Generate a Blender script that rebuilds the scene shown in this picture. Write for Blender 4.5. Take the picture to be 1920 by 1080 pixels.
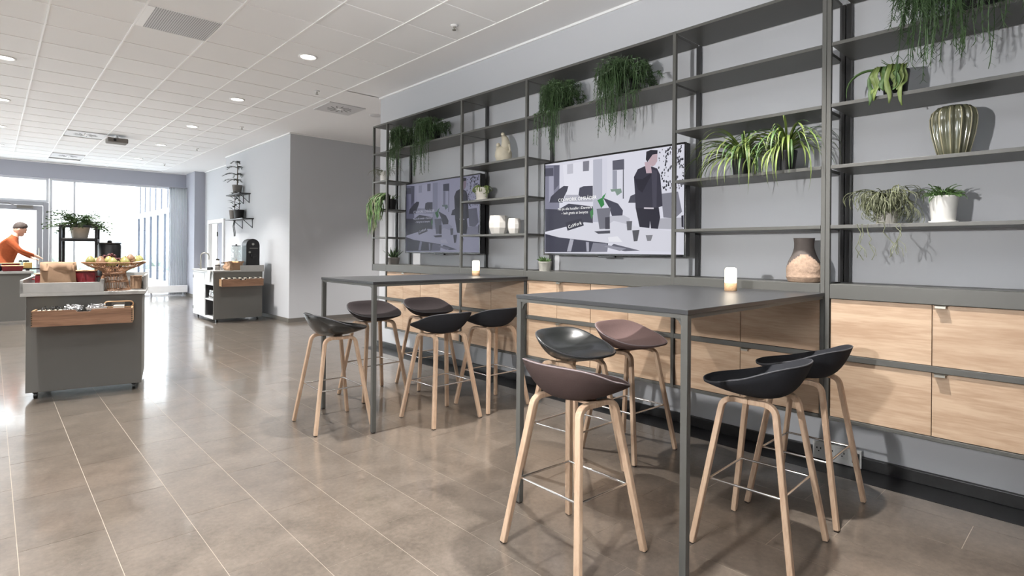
import bpy, bmesh, math, random
from mathutils import Vector, Matrix
random.seed(7)
R = math.radians
for o in list(bpy.data.objects): bpy.data.objects.remove(o)
sc = bpy.context.scene
C = sc.collection

# ---------------------------------------------------------------- camera
H = 1.31; FOC = 1050.0; YAW = R(42.95); ROLL = R(0.48); PY = 471.5
fwd = Vector((math.sin(YAW), math.cos(YAW), 0)); rgt = Vector((math.cos(YAW), -math.sin(YAW), 0)); upv = Vector((0, 0, 1))
r2 = rgt*math.cos(ROLL) + upv*math.sin(ROLL); u2 = -rgt*math.sin(ROLL) + upv*math.cos(ROLL)
cd = bpy.data.cameras.new('camera'); cam = bpy.data.objects.new('camera', cd); C.objects.link(cam)
cd.sensor_fit = 'HORIZONTAL'; cd.sensor_width = 36; cd.lens = FOC/1920*36; cd.shift_y = (PY-540)/1920
cd.clip_start = .05; cd.clip_end = 300
cam.matrix_world = Matrix(((r2.x, u2.x, -fwd.x, 0), (r2.y, u2.y, -fwd.y, 0), (r2.z, u2.z, -fwd.z, H), (0, 0, 0, 1)))
sc.camera = cam
def in_view(p, m=60):
    d = Vector(p) - Vector((0, 0, H)); z = d.dot(fwd)
    if z < .2: return None
    x = 960 + FOC*d.dot(r2)/z; y = PY - FOC*d.dot(u2)/z
    return z if (-m < x < 1920+m and -m < y < 1080+m) else None

# ---------------------------------------------------------------- world, daylight, exposure
w = bpy.data.worlds.new('overcast_sky'); sc.world = w; w.use_nodes = True
bg = w.node_tree.nodes['Background']; bg.inputs[0].default_value = (.96, .98, 1.0, 1); bg.inputs[1].default_value = 10.5
vs = sc.view_settings; vs.view_transform = 'Standard'; vs.look = 'None'; vs.gamma = 1; vs.use_curve_mapping = False
vs.exposure = -0.3
def light(kind, name, loc, energy, color, **kw):
    l = bpy.data.lights.new(name, kind); l.energy = energy; l.color = color
    tgt = kw.pop('target', None)
    for k, v in kw.items(): setattr(l, k, v)
    o = bpy.data.objects.new(name, l); C.objects.link(o); o.location = loc
    if tgt is not None: o.rotation_euler = (Vector(tgt)-Vector(loc)).to_track_quat('-Z', 'Y').to_euler()
    return o
# the photographer's lamp, left of the camera: its low light throws the shadows on the shelf wall
light('SPOT', 'photo_lamp', (-1.0, 1.2, 1.62), 560, (1, .985, .965), target=(3.9, 2.2, 2.6), spot_size=R(98), spot_blend=1.0, shadow_soft_size=.05)
# added unseen fill light, aimed up to brighten the ceiling and upper walls
light('SPOT', 'bounce_fill', (-1.6, -.4, 1.9), 1900, (.97, .98, 1), target=(-1.3, 0, 3.4), spot_size=R(140), spot_blend=1.0, shadow_soft_size=.15)
DL_E = 900; DL_C = (1, .96, .92)

# ---------------------------------------------------------------- helpers
def lin(*c):
    f = lambda x: (x/255/12.92 if x/255 <= .04045 else ((x/255+.055)/1.055)**2.4)
    return tuple(f(x) for x in c) + (1,)
class MB:
    def __init__(s): s.v = []; s.f = []; s.mi = []; s.cm = 0
    def add(s, vs_, fs): 
        n = len(s.v); s.v += [tuple(p) for p in vs_]; s.f += [tuple(i+n for i in f) for f in fs]; s.mi += [s.cm]*len(fs); return s
    def mat(s, i): s.cm = i; return s
    def box(s, x0, x1, y0, y1, z0, z1):
        x0, x1 = min(x0, x1), max(x0, x1); y0, y1 = min(y0, y1), max(y0, y1); z0, z1 = min(z0, z1), max(z0, z1)
        return s.add([(x0,y0,z0),(x1,y0,z0),(x1,y1,z0),(x0,y1,z0),(x0,y0,z1),(x1,y0,z1),(x1,y1,z1),(x0,y1,z1)],
                     [(0,3,2,1),(4,5,6,7),(0,1,5,4),(1,2,6,5),(2,3,7,6),(3,0,4,7)])
    def hexa(s, b, t):      # bottom 4 corners ccw, top 4 corners ccw
        return s.add(list(b)+list(t), [(0,3,2,1),(4,5,6,7),(0,1,5,4),(1,2,6,5),(2,3,7,6),(3,0,4,7)])
    def prism(s, pts, d):   # planar polygon extruded by vector d
        n = len(pts); d = Vector(d); p = [Vector(q) for q in pts]
        return s.add(p+[q+d for q in p], [tuple(range(n))[::-1], tuple(range(n, 2*n))]+[(i, (i+1) % n, n+(i+1) % n, n+i) for i in range(n)])
    def tube(s, pts, rad, seg=8, cap=True, closed=False):
        pts = [Vector(p) for p in pts]; n = len(pts); rr = rad if hasattr(rad, '__len__') else [rad]*n
        base = len(s.v); ref = None; rings = []
        for i, p in enumerate(pts):
            if closed: t = pts[(i+1) % n]-pts[i-1]
            else: t = pts[min(i+1, n-1)]-pts[max(i-1, 0)]
            if t.length < 1e-9: t = Vector((0, 0, 1))
            t.normalize()
            if ref is None: ref = t.orthogonal().normalized()
            else:
                ref = ref - t*ref.dot(t)
                ref = ref.normalized() if ref.length > 1e-6 else t.orthogonal().normalized()
            b = t.cross(ref)
            rings.append([p+(ref*math.cos(2*math.pi*k/seg)+b*math.sin(2*math.pi*k/seg))*rr[i] for k in range(seg)])
        vs_ = [q for r in rings for q in r]; fs = []
        m = n if closed else n-1
        for i in range(m):
            j = (i+1) % n
            for k in range(seg): fs.append((i*seg+k, i*seg+(k+1) % seg, j*seg+(k+1) % seg, j*seg+k))
        if cap and not closed: fs.append(tuple(range(seg))[::-1]); fs.append(tuple((n-1)*seg+k for k in range(seg)))
        return s.add(vs_, fs)
    def sweep(s, pts, w, t, side):   # rectangular section, w along side, t across
        pts = [Vector(p) for p in pts]; n = len(pts); vs_ = []; fs = []
        for i, p in enumerate(pts):
            tg = (pts[min(i+1, n-1)]-pts[max(i-1, 0)]).normalized(); sd = Vector(side); sd = (sd-tg*sd.dot(tg)).normalized(); b = tg.cross(sd)
            ww = w[i] if hasattr(w, '__len__') else w; tt = t[i] if hasattr(t, '__len__') else t
            vs_ += [p+sd*ww/2+b*tt/2, p-sd*ww/2+b*tt/2, p-sd*ww/2-b*tt/2, p+sd*ww/2-b*tt/2]
        for i in range(n-1):
            for k in range(4): fs.append((4*i+k, 4*i+(k+1) % 4, 4*i+4+(k+1) % 4, 4*i+4+k))
        fs += [(3, 2, 1, 0), (4*n-4, 4*n-3, 4*n-2, 4*n-1)]
        return s.add(vs_, fs)
    def lathe(s, prof, seg=24, c=(0, 0, 0), fn=None, cap=True):   # profile of (r, z)
        vs_ = []; fs = []
        for r, z in prof:
            for k in range(seg):
                a = 2*math.pi*k/seg; rr = r*(fn(a, z) if fn else 1)
                vs_.append((c[0]+rr*math.cos(a), c[1]+rr*math.sin(a), c[2]+z))
        for i in range(len(prof)-1):
            for k in range(seg): fs.append((i*seg+k, i*seg+(k+1) % seg, (i+1)*seg+(k+1) % seg, (i+1)*seg+k))
        if cap: fs.append(tuple(range(seg))[::-1]); fs.append(tuple((len(prof)-1)*seg+k for k in range(seg)))
        return s.add(vs_, fs)
    def ball(s, c, r, seg=12, rings=8, fn=None):
        rx, ry, rz = r if hasattr(r, '__len__') else (r, r, r); vs_ = []; fs = []
        for i in range(rings+1):
            th = math.pi*i/rings
            for k in range(seg):
                a = 2*math.pi*k/seg; d = Vector((math.sin(th)*math.cos(a), math.sin(th)*math.sin(a), -math.cos(th)))
                q = fn(d) if fn else 1
                vs_.append((c[0]+rx*d.x*q, c[1]+ry*d.y*q, c[2]+rz*d.z*q))
        for i in range(rings):
            for k in range(seg): fs.append((i*seg+k, i*seg+(k+1) % seg, (i+1)*seg+(k+1) % seg, (i+1)*seg+k))
        return s.add(vs_, fs)
    def mesh(s, name, smooth=0):
        me = bpy.data.meshes.new(name); me.from_pydata(s.v, [], s.f)
        bm = bmesh.new(); bm.from_mesh(me)
        bmesh.ops.remove_doubles(bm, verts=bm.verts, dist=1e-6)
        bm.to_mesh(me); bm.free()
        if len(me.polygons) == len(s.mi) and any(s.mi): me.polygons.foreach_set('material_index', s.mi)
        if smooth: 
            me.polygons.foreach_set('use_smooth', [True]*len(me.polygons))
            if smooth != 1: me.set_sharp_from_angle(angle=R(smooth))
        me.update(); return me
def put(name, me, mats, parent=None, bevel=0):
    o = bpy.data.objects.new(name, me); C.objects.link(o)
    if not len(me.materials):
        for m in (mats if isinstance(mats, (list, tuple)) else [mats]): me.materials.append(m)
    if parent: o.parent = parent
    if bevel:
        b = o.modifiers.new('bevel', 'BEVEL'); b.width = bevel; b.segments = 2; b.limit_method = 'ANGLE'; b.angle_limit = R(50)
    return o
def part(name, mb, mats, parent=None, smooth=0, bevel=0, kind=None, label=None):
    o = put(name, mb.mesh(name, smooth), mats, parent, bevel)
    if kind: o['kind'] = kind
    if label: o['label'] = label
    return o
def tag(o, label, cat, group=None):
    o['label'] = label; o['category'] = cat
    if group: o['group'] = group
    return o
def thing(name, label, cat, loc=(0, 0, 0), rz=0, group=None):
    o = bpy.data.objects.new(name, None); C.objects.link(o); o.empty_display_size = .05
    o.location = loc; o.rotation_euler = (0, 0, rz); return tag(o, label, cat, group)
def struct(name, mb, mats, parent=None, smooth=0, bevel=0):
    o = part(name, mb, mats, parent, smooth, bevel); o['kind'] = 'structure'; return o
def dup(root, loc, rz, label, mats=None):
    r = root.copy(); C.objects.link(r); r.location = loc; r.rotation_euler = (0, 0, rz); r['label'] = label
    for ch in root.children:
        c = ch.copy(); C.objects.link(c); c.parent = r
        for g in ch.children:
            d = g.copy(); C.objects.link(d); d.parent = c
    return r

# ---------------------------------------------------------------- materials
def mat(name, col, rough=.5, metal=0, spec=.5, var=0, vscale=8, bump=0, bscale=60, emit=0, ecol=None, alpha=None, trans=0, objvar=0, stretch=(1, 1, 1), coat=0, col2=None, sss=0):
    m = bpy.data.materials.new(name); m.use_nodes = True; nt = m.node_tree; N = nt.nodes; L = nt.links
    p = N['Principled BSDF']; p.inputs['Base Color'].default_value = col; p.inputs['Roughness'].default_value = rough
    p.inputs['Metallic'].default_value = metal; p.inputs['Specular IOR Level'].default_value = spec
    if coat: p.inputs['Coat Weight'].default_value = coat; p.inputs['Coat Roughness'].default_value = .08
    if trans: p.inputs['Transmission Weight'].default_value = trans
    if emit: p.inputs['Emission Color'].default_value = ecol or col; p.inputs['Emission Strength'].default_value = emit
    tc = N.new('ShaderNodeTexCoord'); mp = N.new('ShaderNodeMapping'); mp.inputs['Scale'].default_value = stretch; L.new(tc.outputs['Object'], mp.inputs['Vector'])
    if var or col2 or objvar:
        nz = N.new('ShaderNodeTexNoise'); nz.inputs['Scale'].default_value = vscale; nz.inputs['Detail'].default_value = 5; L.new(mp.outputs['Vector'], nz.inputs['Vector'])
        rp = N.new('ShaderNodeValToRGB'); rp.color_ramp.elements[0].position = .3; rp.color_ramp.elements[1].position = .72
        c2 = col2 or tuple(min(1, c*(1+var)) for c in col[:3])+(1,); c1 = col if col2 else tuple(c*(1-var) for c in col[:3])+(1,)
        rp.color_ramp.elements[0].color = c1; rp.color_ramp.elements[1].color = c2
        L.new(nz.outputs['Fac'], rp.inputs['Fac']); out = rp.outputs['Color']
        if objvar:
            oi = N.new('ShaderNodeObjectInfo'); mr = N.new('ShaderNodeMapRange'); mr.inputs['To Min'].default_value = 1-objvar; mr.inputs['To Max'].default_value = 1+objvar
            L.new(oi.outputs['Random'], mr.inputs['Value']); mx = N.new('ShaderNodeVectorMath'); mx.operation = 'SCALE'
            L.new(out, mx.inputs[0]); L.new(mr.outputs['Result'], mx.inputs['Scale']); out = mx.outputs['Vector']
        L.new(out, p.inputs['Base Color'])
    if bump:
        nb = N.new('ShaderNodeTexNoise'); nb.inputs['Scale'].default_value = bscale; nb.inputs['Detail'].default_value = 4; L.new(mp.outputs['Vector'], nb.inputs['Vector'])
        bp = N.new('ShaderNodeBump'); bp.inputs['Strength'].default_value = bump; bp.inputs['Distance'].default_value = .004
        L.new(nb.outputs['Fac'], bp.inputs['Height']); L.new(bp.outputs['Normal'], p.inputs['Normal'])
    return m
def wood(name, c1, c2, axis='Y', rough=.45, scale=1.0):
    m = bpy.data.materials.new(name); m.use_nodes = True; nt = m.node_tree; N = nt.nodes; L = nt.links; p = N['Principled BSDF']
    p.inputs['Roughness'].default_value = rough; p.inputs['Specular IOR Level'].default_value = .35
    tc = N.new('ShaderNodeTexCoord'); oi = N.new('ShaderNodeObjectInfo'); ad = N.new('ShaderNodeVectorMath'); ad.operation = 'ADD'
    cb = N.new('ShaderNodeCombineXYZ'); ml = N.new('ShaderNodeMath'); ml.operation = 'MULTIPLY'; ml.inputs[1].default_value = 37
    L.new(oi.outputs['Random'], ml.inputs[0]); 
    for i in range(3): L.new(ml.outputs[0], cb.inputs[i])
    L.new(tc.outputs['Object'], ad.inputs[0]); L.new(cb.outputs[0], ad.inputs[1])
    mp = N.new('ShaderNodeMapping'); s = {'X': (.09, 1, 1), 'Y': (1, .09, 1), 'Z': (1, 1, .09)}[axis]; mp.inputs['Scale'].default_value = [q*scale for q in s]
    L.new(ad.outputs[0], mp.inputs['Vector'])
    n1 = N.new('ShaderNodeTexNoise'); n1.inputs['Scale'].default_value = 14; n1.inputs['Detail'].default_value = 6; n1.inputs['Distortion'].default_value = .8
    n2 = N.new('ShaderNodeTexNoise'); n2.inputs['Scale'].default_value = 110; n2.inputs['Detail'].default_value = 3
    L.new(mp.outputs[0], n1.inputs['Vector']); L.new(mp.outputs[0], n2.inputs['Vector'])
    mx = N.new('ShaderNodeMix'); mx.data_type = 'FLOAT'; mx.inputs[0].default_value = .35; L.new(n1.outputs['Fac'], mx.inputs[2]); L.new(n2.outputs['Fac'], mx.inputs[3])
    rp = N.new('ShaderNodeValToRGB'); rp.color_ramp.elements[0].position = .36; rp.color_ramp.elements[0].color = c1; rp.color_ramp.elements[1].position = .6; rp.color_ramp.elements[1].color = c2
    L.new(mx.outputs[0], rp.inputs['Fac'])
    mr = N.new('ShaderNodeMapRange'); mr.inputs['To Min'].default_value = .93; mr.inputs['To Max'].default_value = 1.05; L.new(oi.outputs['Random'], mr.inputs['Value'])
    sv = N.new('ShaderNodeVectorMath'); sv.operation = 'SCALE'; L.new(rp.outputs['Color'], sv.inputs[0]); L.new(mr.outputs[0], sv.inputs['Scale']); L.new(sv.outputs['Vector'], p.inputs['Base Color'])
    bp = N.new('ShaderNodeBump'); bp.inputs['Strength'].default_value = .12; bp.inputs['Distance'].default_value = .002; L.new(n2.outputs['Fac'], bp.inputs['Height']); L.new(bp.outputs[0], p.inputs['Normal'])
    return m
def glass_mat(name, tint=(.96, .98, .98, 1), gloss=.08, rough=0):
    m = bpy.data.materials.new(name); m.use_nodes = True; nt = m.node_tree; N = nt.nodes; L = nt.links
    for n in list(N):
        if n.type == 'BSDF_PRINCIPLED': N.remove(n)
    t = N.new('ShaderNodeBsdfTransparent'); t.inputs[0].default_value = tint; g = N.new('ShaderNodeBsdfGlossy'); g.inputs['Roughness'].default_value = rough
    mx = N.new('ShaderNodeMixShader'); mx.inputs[0].default_value = gloss
    L.new(t.outputs[0], mx.inputs[1]); L.new(g.outputs[0], mx.inputs[2]); L.new(mx.outputs[0], N['Material Output'].inputs['Surface']); return m
def sheer_mat():
    m = bpy.data.materials.new('sheer_curtain'); m.use_nodes = True; nt = m.node_tree; N = nt.nodes; L = nt.links
    N.remove(N['Principled BSDF']); a = N.new('ShaderNodeBsdfDiffuse'); a.inputs[0].default_value = (.85, .86, .89, 1); b = N.new('ShaderNodeBsdfTranslucent'); b.inputs[0].default_value = (.5, .52, .56, 1); c = N.new('ShaderNodeBsdfTransparent')
    m1 = N.new('ShaderNodeMixShader'); m1.inputs[0].default_value = .3; L.new(a.outputs[0], m1.inputs[1]); L.new(b.outputs[0], m1.inputs[2]); m2 = N.new('ShaderNodeMixShader'); m2.inputs[0].default_value = .1; L.new(m1.outputs[0], m2.inputs[1]); L.new(c.outputs[0], m2.inputs[2]); L.new(m2.outputs[0], N['Material Output'].inputs['Surface']); return m
def stone_mat():
    m = bpy.data.materials.new('floor_stone'); m.use_nodes = True; nt = m.node_tree; N = nt.nodes; L = nt.links; p = N['Principled BSDF']
    tc = N.new('ShaderNodeTexCoord'); oi = N.new('ShaderNodeObjectInfo'); ml = N.new('ShaderNodeVectorMath'); ml.operation = 'SCALE'; ml.inputs['Scale'].default_value = 1
    geo = N.new('ShaderNodeNewGeometry')
    n1 = N.new('ShaderNodeTexNoise'); n1.inputs['Scale'].default_value = 5; n1.inputs['Detail'].default_value = 8; n1.inputs['Roughness'].default_value = .62
    n2 = N.new('ShaderNodeTexNoise'); n2.inputs['Scale'].default_value = 42; n2.inputs['Detail'].default_value = 5; n2.inputs['Roughness'].default_value = .7
    v = N.new('ShaderNodeTexVoronoi'); v.inputs['Scale'].default_value = 46
    for n in (n1, n2, v): L.new(geo.outputs['Position'], n.inputs['Vector'])
    mx = N.new('ShaderNodeMix'); mx.data_type = 'FLOAT'; mx.inputs[0].default_value = .5; L.new(n1.outputs['Fac'], mx.inputs[2]); L.new(n2.outputs['Fac'], mx.inputs[3])
    rp = N.new('ShaderNodeValToRGB'); e = rp.color_ramp.elements; e[0].position = .34; e[0].color = lin(73, 66, 59); e[1].position = .66; e[1].color = lin(110, 101, 92)
    L.new(mx.outputs[0], rp.inputs['Fac'])
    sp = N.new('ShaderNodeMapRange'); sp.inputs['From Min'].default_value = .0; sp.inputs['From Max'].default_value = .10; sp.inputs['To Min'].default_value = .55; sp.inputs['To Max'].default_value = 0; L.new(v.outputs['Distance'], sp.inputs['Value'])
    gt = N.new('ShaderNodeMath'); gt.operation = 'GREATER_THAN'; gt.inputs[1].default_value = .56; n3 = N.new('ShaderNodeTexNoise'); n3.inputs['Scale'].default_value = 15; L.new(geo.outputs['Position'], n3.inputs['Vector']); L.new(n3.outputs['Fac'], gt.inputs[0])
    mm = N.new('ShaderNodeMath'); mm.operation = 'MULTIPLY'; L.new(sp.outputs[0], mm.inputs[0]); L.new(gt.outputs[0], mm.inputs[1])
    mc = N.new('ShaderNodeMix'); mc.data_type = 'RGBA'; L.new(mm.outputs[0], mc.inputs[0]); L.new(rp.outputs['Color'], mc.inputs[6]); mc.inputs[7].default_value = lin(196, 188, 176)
    mr = N.new('ShaderNodeMapRange'); mr.inputs['To Min'].default_value = .96; mr.inputs['To Max'].default_value = 1.04; L.new(oi.outputs['Random'], mr.inputs['Value'])
    sv = N.new('ShaderNodeVectorMath'); sv.operation = 'SCALE'; L.new(mc.outputs[2], sv.inputs[0]); L.new(mr.outputs[0], sv.inputs['Scale']); L.new(sv.outputs['Vector'], p.inputs['Base Color'])
    rr = N.new('ShaderNodeMapRange'); rr.inputs['To Min'].default_value = .278; rr.inputs['To Max'].default_value = .30; L.new(n2.outputs['Fac'], rr.inputs['Value']); L.new(rr.outputs[0], p.inputs['Roughness'])
    p.inputs['Specular IOR Level'].default_value = .6; p.inputs['Coat Weight'].default_value = .75; p.inputs['Coat Roughness'].default_value = .10; p.inputs['Coat IOR'].default_value = 1.5
    return m
def perf_mat():     # flat perforated sheet: a fine grid of dark holes
    m = bpy.data.materials.new('perforated_metal'); m.use_nodes = True; nt = m.node_tree; N = nt.nodes; L = nt.links; p = N['Principled BSDF']; p.inputs['Roughness'].default_value = .5
    geo = N.new('ShaderNodeNewGeometry'); mp = N.new('ShaderNodeVectorMath'); mp.operation = 'SCALE'; mp.inputs['Scale'].default_value = 55; L.new(geo.outputs['Position'], mp.inputs[0])
    fr = N.new('ShaderNodeVectorMath'); fr.operation = 'FRACTION'; L.new(mp.outputs['Vector'], fr.inputs[0]); sb = N.new('ShaderNodeVectorMath'); sb.operation = 'SUBTRACT'; sb.inputs[1].default_value = (.5, .5, 0); L.new(fr.outputs['Vector'], sb.inputs[0])
    mu = N.new('ShaderNodeVectorMath'); mu.operation = 'MULTIPLY'; mu.inputs[1].default_value = (1, 1, 0); L.new(sb.outputs['Vector'], mu.inputs[0]); ln = N.new('ShaderNodeVectorMath'); ln.operation = 'LENGTH'; L.new(mu.outputs['Vector'], ln.inputs[0])
    lt = N.new('ShaderNodeMath'); lt.operation = 'LESS_THAN'; lt.inputs[1].default_value = .30; L.new(ln.outputs['Value'], lt.inputs[0])
    mc = N.new('ShaderNodeMix'); mc.data_type = 'RGBA'; L.new(lt.outputs[0], mc.inputs[0]); mc.inputs[6].default_value = lin(208, 208, 210); mc.inputs[7].default_value = lin(70, 70, 74); L.new(mc.outputs[2], p.inputs['Base Color']); return m
def screen_mat():   # what the screens show, from the picture's own colours
    m = bpy.data.materials.new('screen_picture'); m.use_nodes = True; nt = m.node_tree; N = nt.nodes; L = nt.links; p = N['Principled BSDF']
    a = N.new('ShaderNodeAttribute'); a.attribute_name = 'Col'; oi = N.new('ShaderNodeObjectInfo'); mu = N.new('ShaderNodeVectorMath'); mu.operation = 'MULTIPLY'
    L.new(a.outputs['Color'], mu.inputs[0]); L.new(oi.outputs['Color'], mu.inputs[1]); L.new(mu.outputs['Vector'], p.inputs['Emission Color']); p.inputs['Emission Strength'].default_value = 1.08
    p.inputs['Base Color'].default_value = (.01, .01, .012, 1); p.inputs['Roughness'].default_value = .3; p.inputs['Specular IOR Level'].default_value = .12; return m
def letter_mat():
    m = mat('screen_lettering', (.02, .02, .02, 1), .5, spec=.1, emit=1.3); N = m.node_tree.nodes; oi = N.new('ShaderNodeObjectInfo'); m.node_tree.links.new(oi.outputs['Color'], N['Principled BSDF'].inputs['Emission Color']); return m
M = dict(
 wall=mat('wall_paint', lin(196, 198, 202), .85, spec=.2, bump=.05, bscale=180), wallwarm=mat('wall_paint_grey', lin(176, 173, 172), .85, spec=.2, bump=.05, bscale=180), white=mat('white_paint', lin(236, 236, 236), .6), wallback=mat('wall_paint_cool', lin(168, 170, 180), .85, spec=.2),
 ctile=mat('ceiling_tile', lin(240, 241, 242), .9, spec=.1, bump=.25, bscale=260, objvar=.012), cgrid=mat('ceiling_grid', lin(246, 246, 246), .45), cplain=mat('ceiling_plaster', lin(236, 236, 237), .9, spec=.1),
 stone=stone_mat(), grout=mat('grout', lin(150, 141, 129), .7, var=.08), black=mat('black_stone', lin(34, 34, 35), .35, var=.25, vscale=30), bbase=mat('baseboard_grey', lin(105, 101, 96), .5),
 rack=mat('grey_powder_coat', lin(84, 84, 81), .42, spec=.4, bump=.03, bscale=400), rackdk=mat('dark_powder_coat', lin(48, 48, 49), .45), tabl=mat('table_linoleum', lin(58, 59, 61), .36, spec=.45, bump=.02, bscale=500),
 oak=wood('oak_veneer', lin(170, 142, 117), lin(196, 171, 146), 'Y'), ash=wood('ash_leg', lin(172, 144, 120), lin(196, 170, 146), 'Z', .4, 1.6), walnut=wood('walnut_drawer', lin(122, 92, 72), lin(158, 122, 98), 'X', .45), oakx=wood('oak_edge', lin(188, 148, 110), lin(214, 178, 140), 'X', .45),
 steel=mat('polished_steel', (.8, .8, .8, 1), .18, 1), chrome=mat('brushed_nickel', lin(168, 166, 158), .42, 1), glide=mat('dark_glide', lin(40, 34, 30), .6),
 blk=mat('black_plastic', lin(20, 20, 22), .35), blkpot=mat('black_nursery_pot', lin(26, 26, 28), .5), bez=mat('tv_bezel', lin(12, 12, 14), .2), screen=screen_mat(), txt=letter_mat(),
 felt_brown=mat('brown_felt', lin(70, 58, 56), .92, spec=.15, var=.10, vscale=220, bump=.25, bscale=500), felt_dark=mat('dark_brown_felt', lin(45, 40, 41), .92, spec=.15, var=.1, vscale=220, bump=.25, bscale=500), felt_pink=mat('mauve_felt', lin(97, 80, 78), .92, spec=.15, var=.1, vscale=220, bump=.25, bscale=500),
 felt_navy=mat('charcoal_wool', lin(40, 41, 45), .92, spec=.15, var=.12, vscale=220, bump=.25, bscale=500), leather=mat('black_leather', lin(38, 40, 40), .27, spec=.6, bump=.06, bscale=240), pipe=mat('piping_grey', lin(120, 110, 112), .8), pipedk=mat('piping_dark', lin(60, 60, 64), .7),
 soil=mat('soil', lin(52, 42, 34), .95, var=.3, vscale=60, bump=.6), terr=mat('stone_pot', lin(196, 192, 184), .85, var=.12, vscale=14, bump=.15), potw=mat('white_pot', lin(222, 221, 217), .6, var=.05), potg=mat('grey_pot', lin(120, 116, 112), .8, var=.1),
 concrete=mat('pale_concrete_pot', lin(180, 178, 170), .85, var=.2, vscale=20, bump=.2),
 leafd=mat('leaf_dark_green', lin(66, 90, 56), .5, var=.35, vscale=12), leafm=mat('leaf_mid_green', lin(76, 104, 56), .5, var=.3, vscale=14), leafl=mat('leaf_light_green', lin(106, 122, 66), .45, var=.25, vscale=10), leafo=mat('leaf_olive', lin(94, 98, 72), .55, var=.3, vscale=14), leafs=mat('leaf_strap', lin(112, 128, 68), .42, var=.25, vscale=9),
 leafb=mat('leaf_blackish', lin(40, 46, 42), .4, var=.3), stem=mat('stem_brown', lin(84, 72, 54), .7),
 cact=mat('glazed_olive', lin(98, 98, 78), .12, spec=.7, col2=lin(58, 60, 48), vscale=5, coat=.6), cactl=mat('glazed_rib', lin(156, 150, 122), .12, spec=.7, coat=.6), vasedk=mat('dark_clay_shade', lin(92, 84, 80), .8, var=.12), vasesand=mat('rough_sand_clay', lin(164, 140, 121), .95, var=.18, vscale=40, bump=1.0, bscale=70),
 cream=mat('cream_ceramic', lin(206, 198, 178), .5, var=.1), vwhite=mat('matt_white_ceramic', lin(208, 205, 200), .55),
 cartg=mat('cart_laminate', lin(104, 103, 99), .5, spec=.35), ctop=mat('concrete_top', lin(172, 172, 170), .6, var=.1, vscale=9), cartw=mat('cart_white', lin(236, 238, 240), .45), dkint=mat('dark_interior', lin(60, 60, 62), .7),
 kraft=mat('kraft_paper', lin(168, 138, 112), .85, var=.1, vscale=10, bump=.4, bscale=14), red=mat('wine_enamel', lin(120, 34, 40), .3, var=.1), blue=mat('blue_enamel', lin(48, 62, 82), .35), rattan=mat('copper_rattan', lin(158, 120, 92), .5, var=.2, vscale=50), pear=mat('pear_skin', lin(150, 146, 86), .45, var=.2, vscale=20), pear2=mat('pear_russet', lin(140, 106, 78), .5, var=.2, vscale=20), grape=mat('red_grape', lin(84, 40, 42), .3), napkin=mat('napkin_paper', lin(238, 232, 220), .9), silver=mat('foil_wrap', lin(200, 200, 202), .35, .6, var=.3, vscale=80), bwpk=mat('tea_sachet', lin(40, 40, 42), .6), cheese=mat('cheese', lin(222, 190, 120), .6), bread=mat('bread_crust', lin(196, 158, 116), .8, var=.2, vscale=20),
 glass=glass_mat('window_glass'), jar=glass_mat('clear_jar', (.93, .95, .95, 1), .14), curtain=sheer_mat(), towel=mat('towel_cloth', lin(226, 226, 224), .9), alu=mat('grey_aluminium', lin(170, 172, 180), .45, .2), frame=mat('window_frame_white', lin(214, 216, 222), .5),
 lampglass=mat('glowing_opal_glass', (1, .95, .86, 1), .4, emit=2.6, ecol=(1, .86, .66, 1)), dl=mat('downlight_lens', (1, 1, 1, 1), .4, emit=14, ecol=(1, .95, .88, 1)),
 perf=perf_mat(), diffuser=mat('diffuser_plate', lin(206, 206, 208), .5), slot=mat('diffuser_slot', lin(40, 40, 42), .7), sock=mat('socket_plate', lin(206, 206, 204), .45),
 skin=mat('skin', lin(214, 170, 148), .55), orange=mat('rust_sweater', lin(158, 84, 54), .9, spec=.1, var=.1, vscale=30, bump=.3, bscale=120), trous=mat('dark_trousers', lin(46, 46, 50), .9), hair=mat('dark_brown_hair', lin(62, 52, 48), .7, var=.3, vscale=80, bump=.6, bscale=90),
 pave=mat('pale_paving', lin(200, 202, 204), .8, var=.06), facade=mat('white_render', lin(234, 235, 236), .8, var=.04), fpane=mat('far_glass', lin(166, 180, 194), .2), fin=mat('facade_fin', lin(64, 70, 86), .5), hedge=mat('far_hedge', lin(170, 182, 172), .9, var=.3, vscale=8),
)
# ================================================================ the room
CZ = 3.413; WX = 3.925; XF = 3.54; TZ = 1.085
XL, XR, YN, YB = -6.0, 8.0, -3.0, 17.9
floor = struct('floor', MB().box(XL-.2, XR, YN-.2, YB+.3, -.12, -.001), M['grout'])
anch = {1: 4.88, 2: 2.43, 3: 2.2, 4: 2.376, 5: 2.69, 6: 2.95, 7: 2.6, 8: 3.04, 9: .877, 10: .455}
TW, TL, G = .309, .66, .0013
tile_me = MB().box(G, TW-G, G, TL-G, -.0008, 0).mesh('floor_tile'); tile_me.materials.append(M['stone'])
cand = []
for i in range(-20, 26):
    x0 = .092+TW*i; a = anch.get(i, random.Random(i).uniform(0, TL))
    for k in range(-8, 30):
        y0 = a+TL*k
        if x0 < XL or x0+TW > XR or y0 < YN-.3 or y0 > YB: continue
        if i >= 11 and y0 < 6.9-TL: continue
        z = in_view((x0+TW/2, y0+TL/2, 0), 150)
        cand.append((z if z else 999, x0, y0))
cand.sort()
for z, x0, y0 in cand[:290]:
    o = bpy.data.objects.new('floor_tile', tile_me); C.objects.link(o); o.location = (x0, y0, 0); o.parent = floor
mb = MB()
for z, x0, y0 in cand[290:]: mb.box(x0+G, x0+TW-G, y0+G, min(y0+TL, YB)-G, -.0008, 0)
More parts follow.
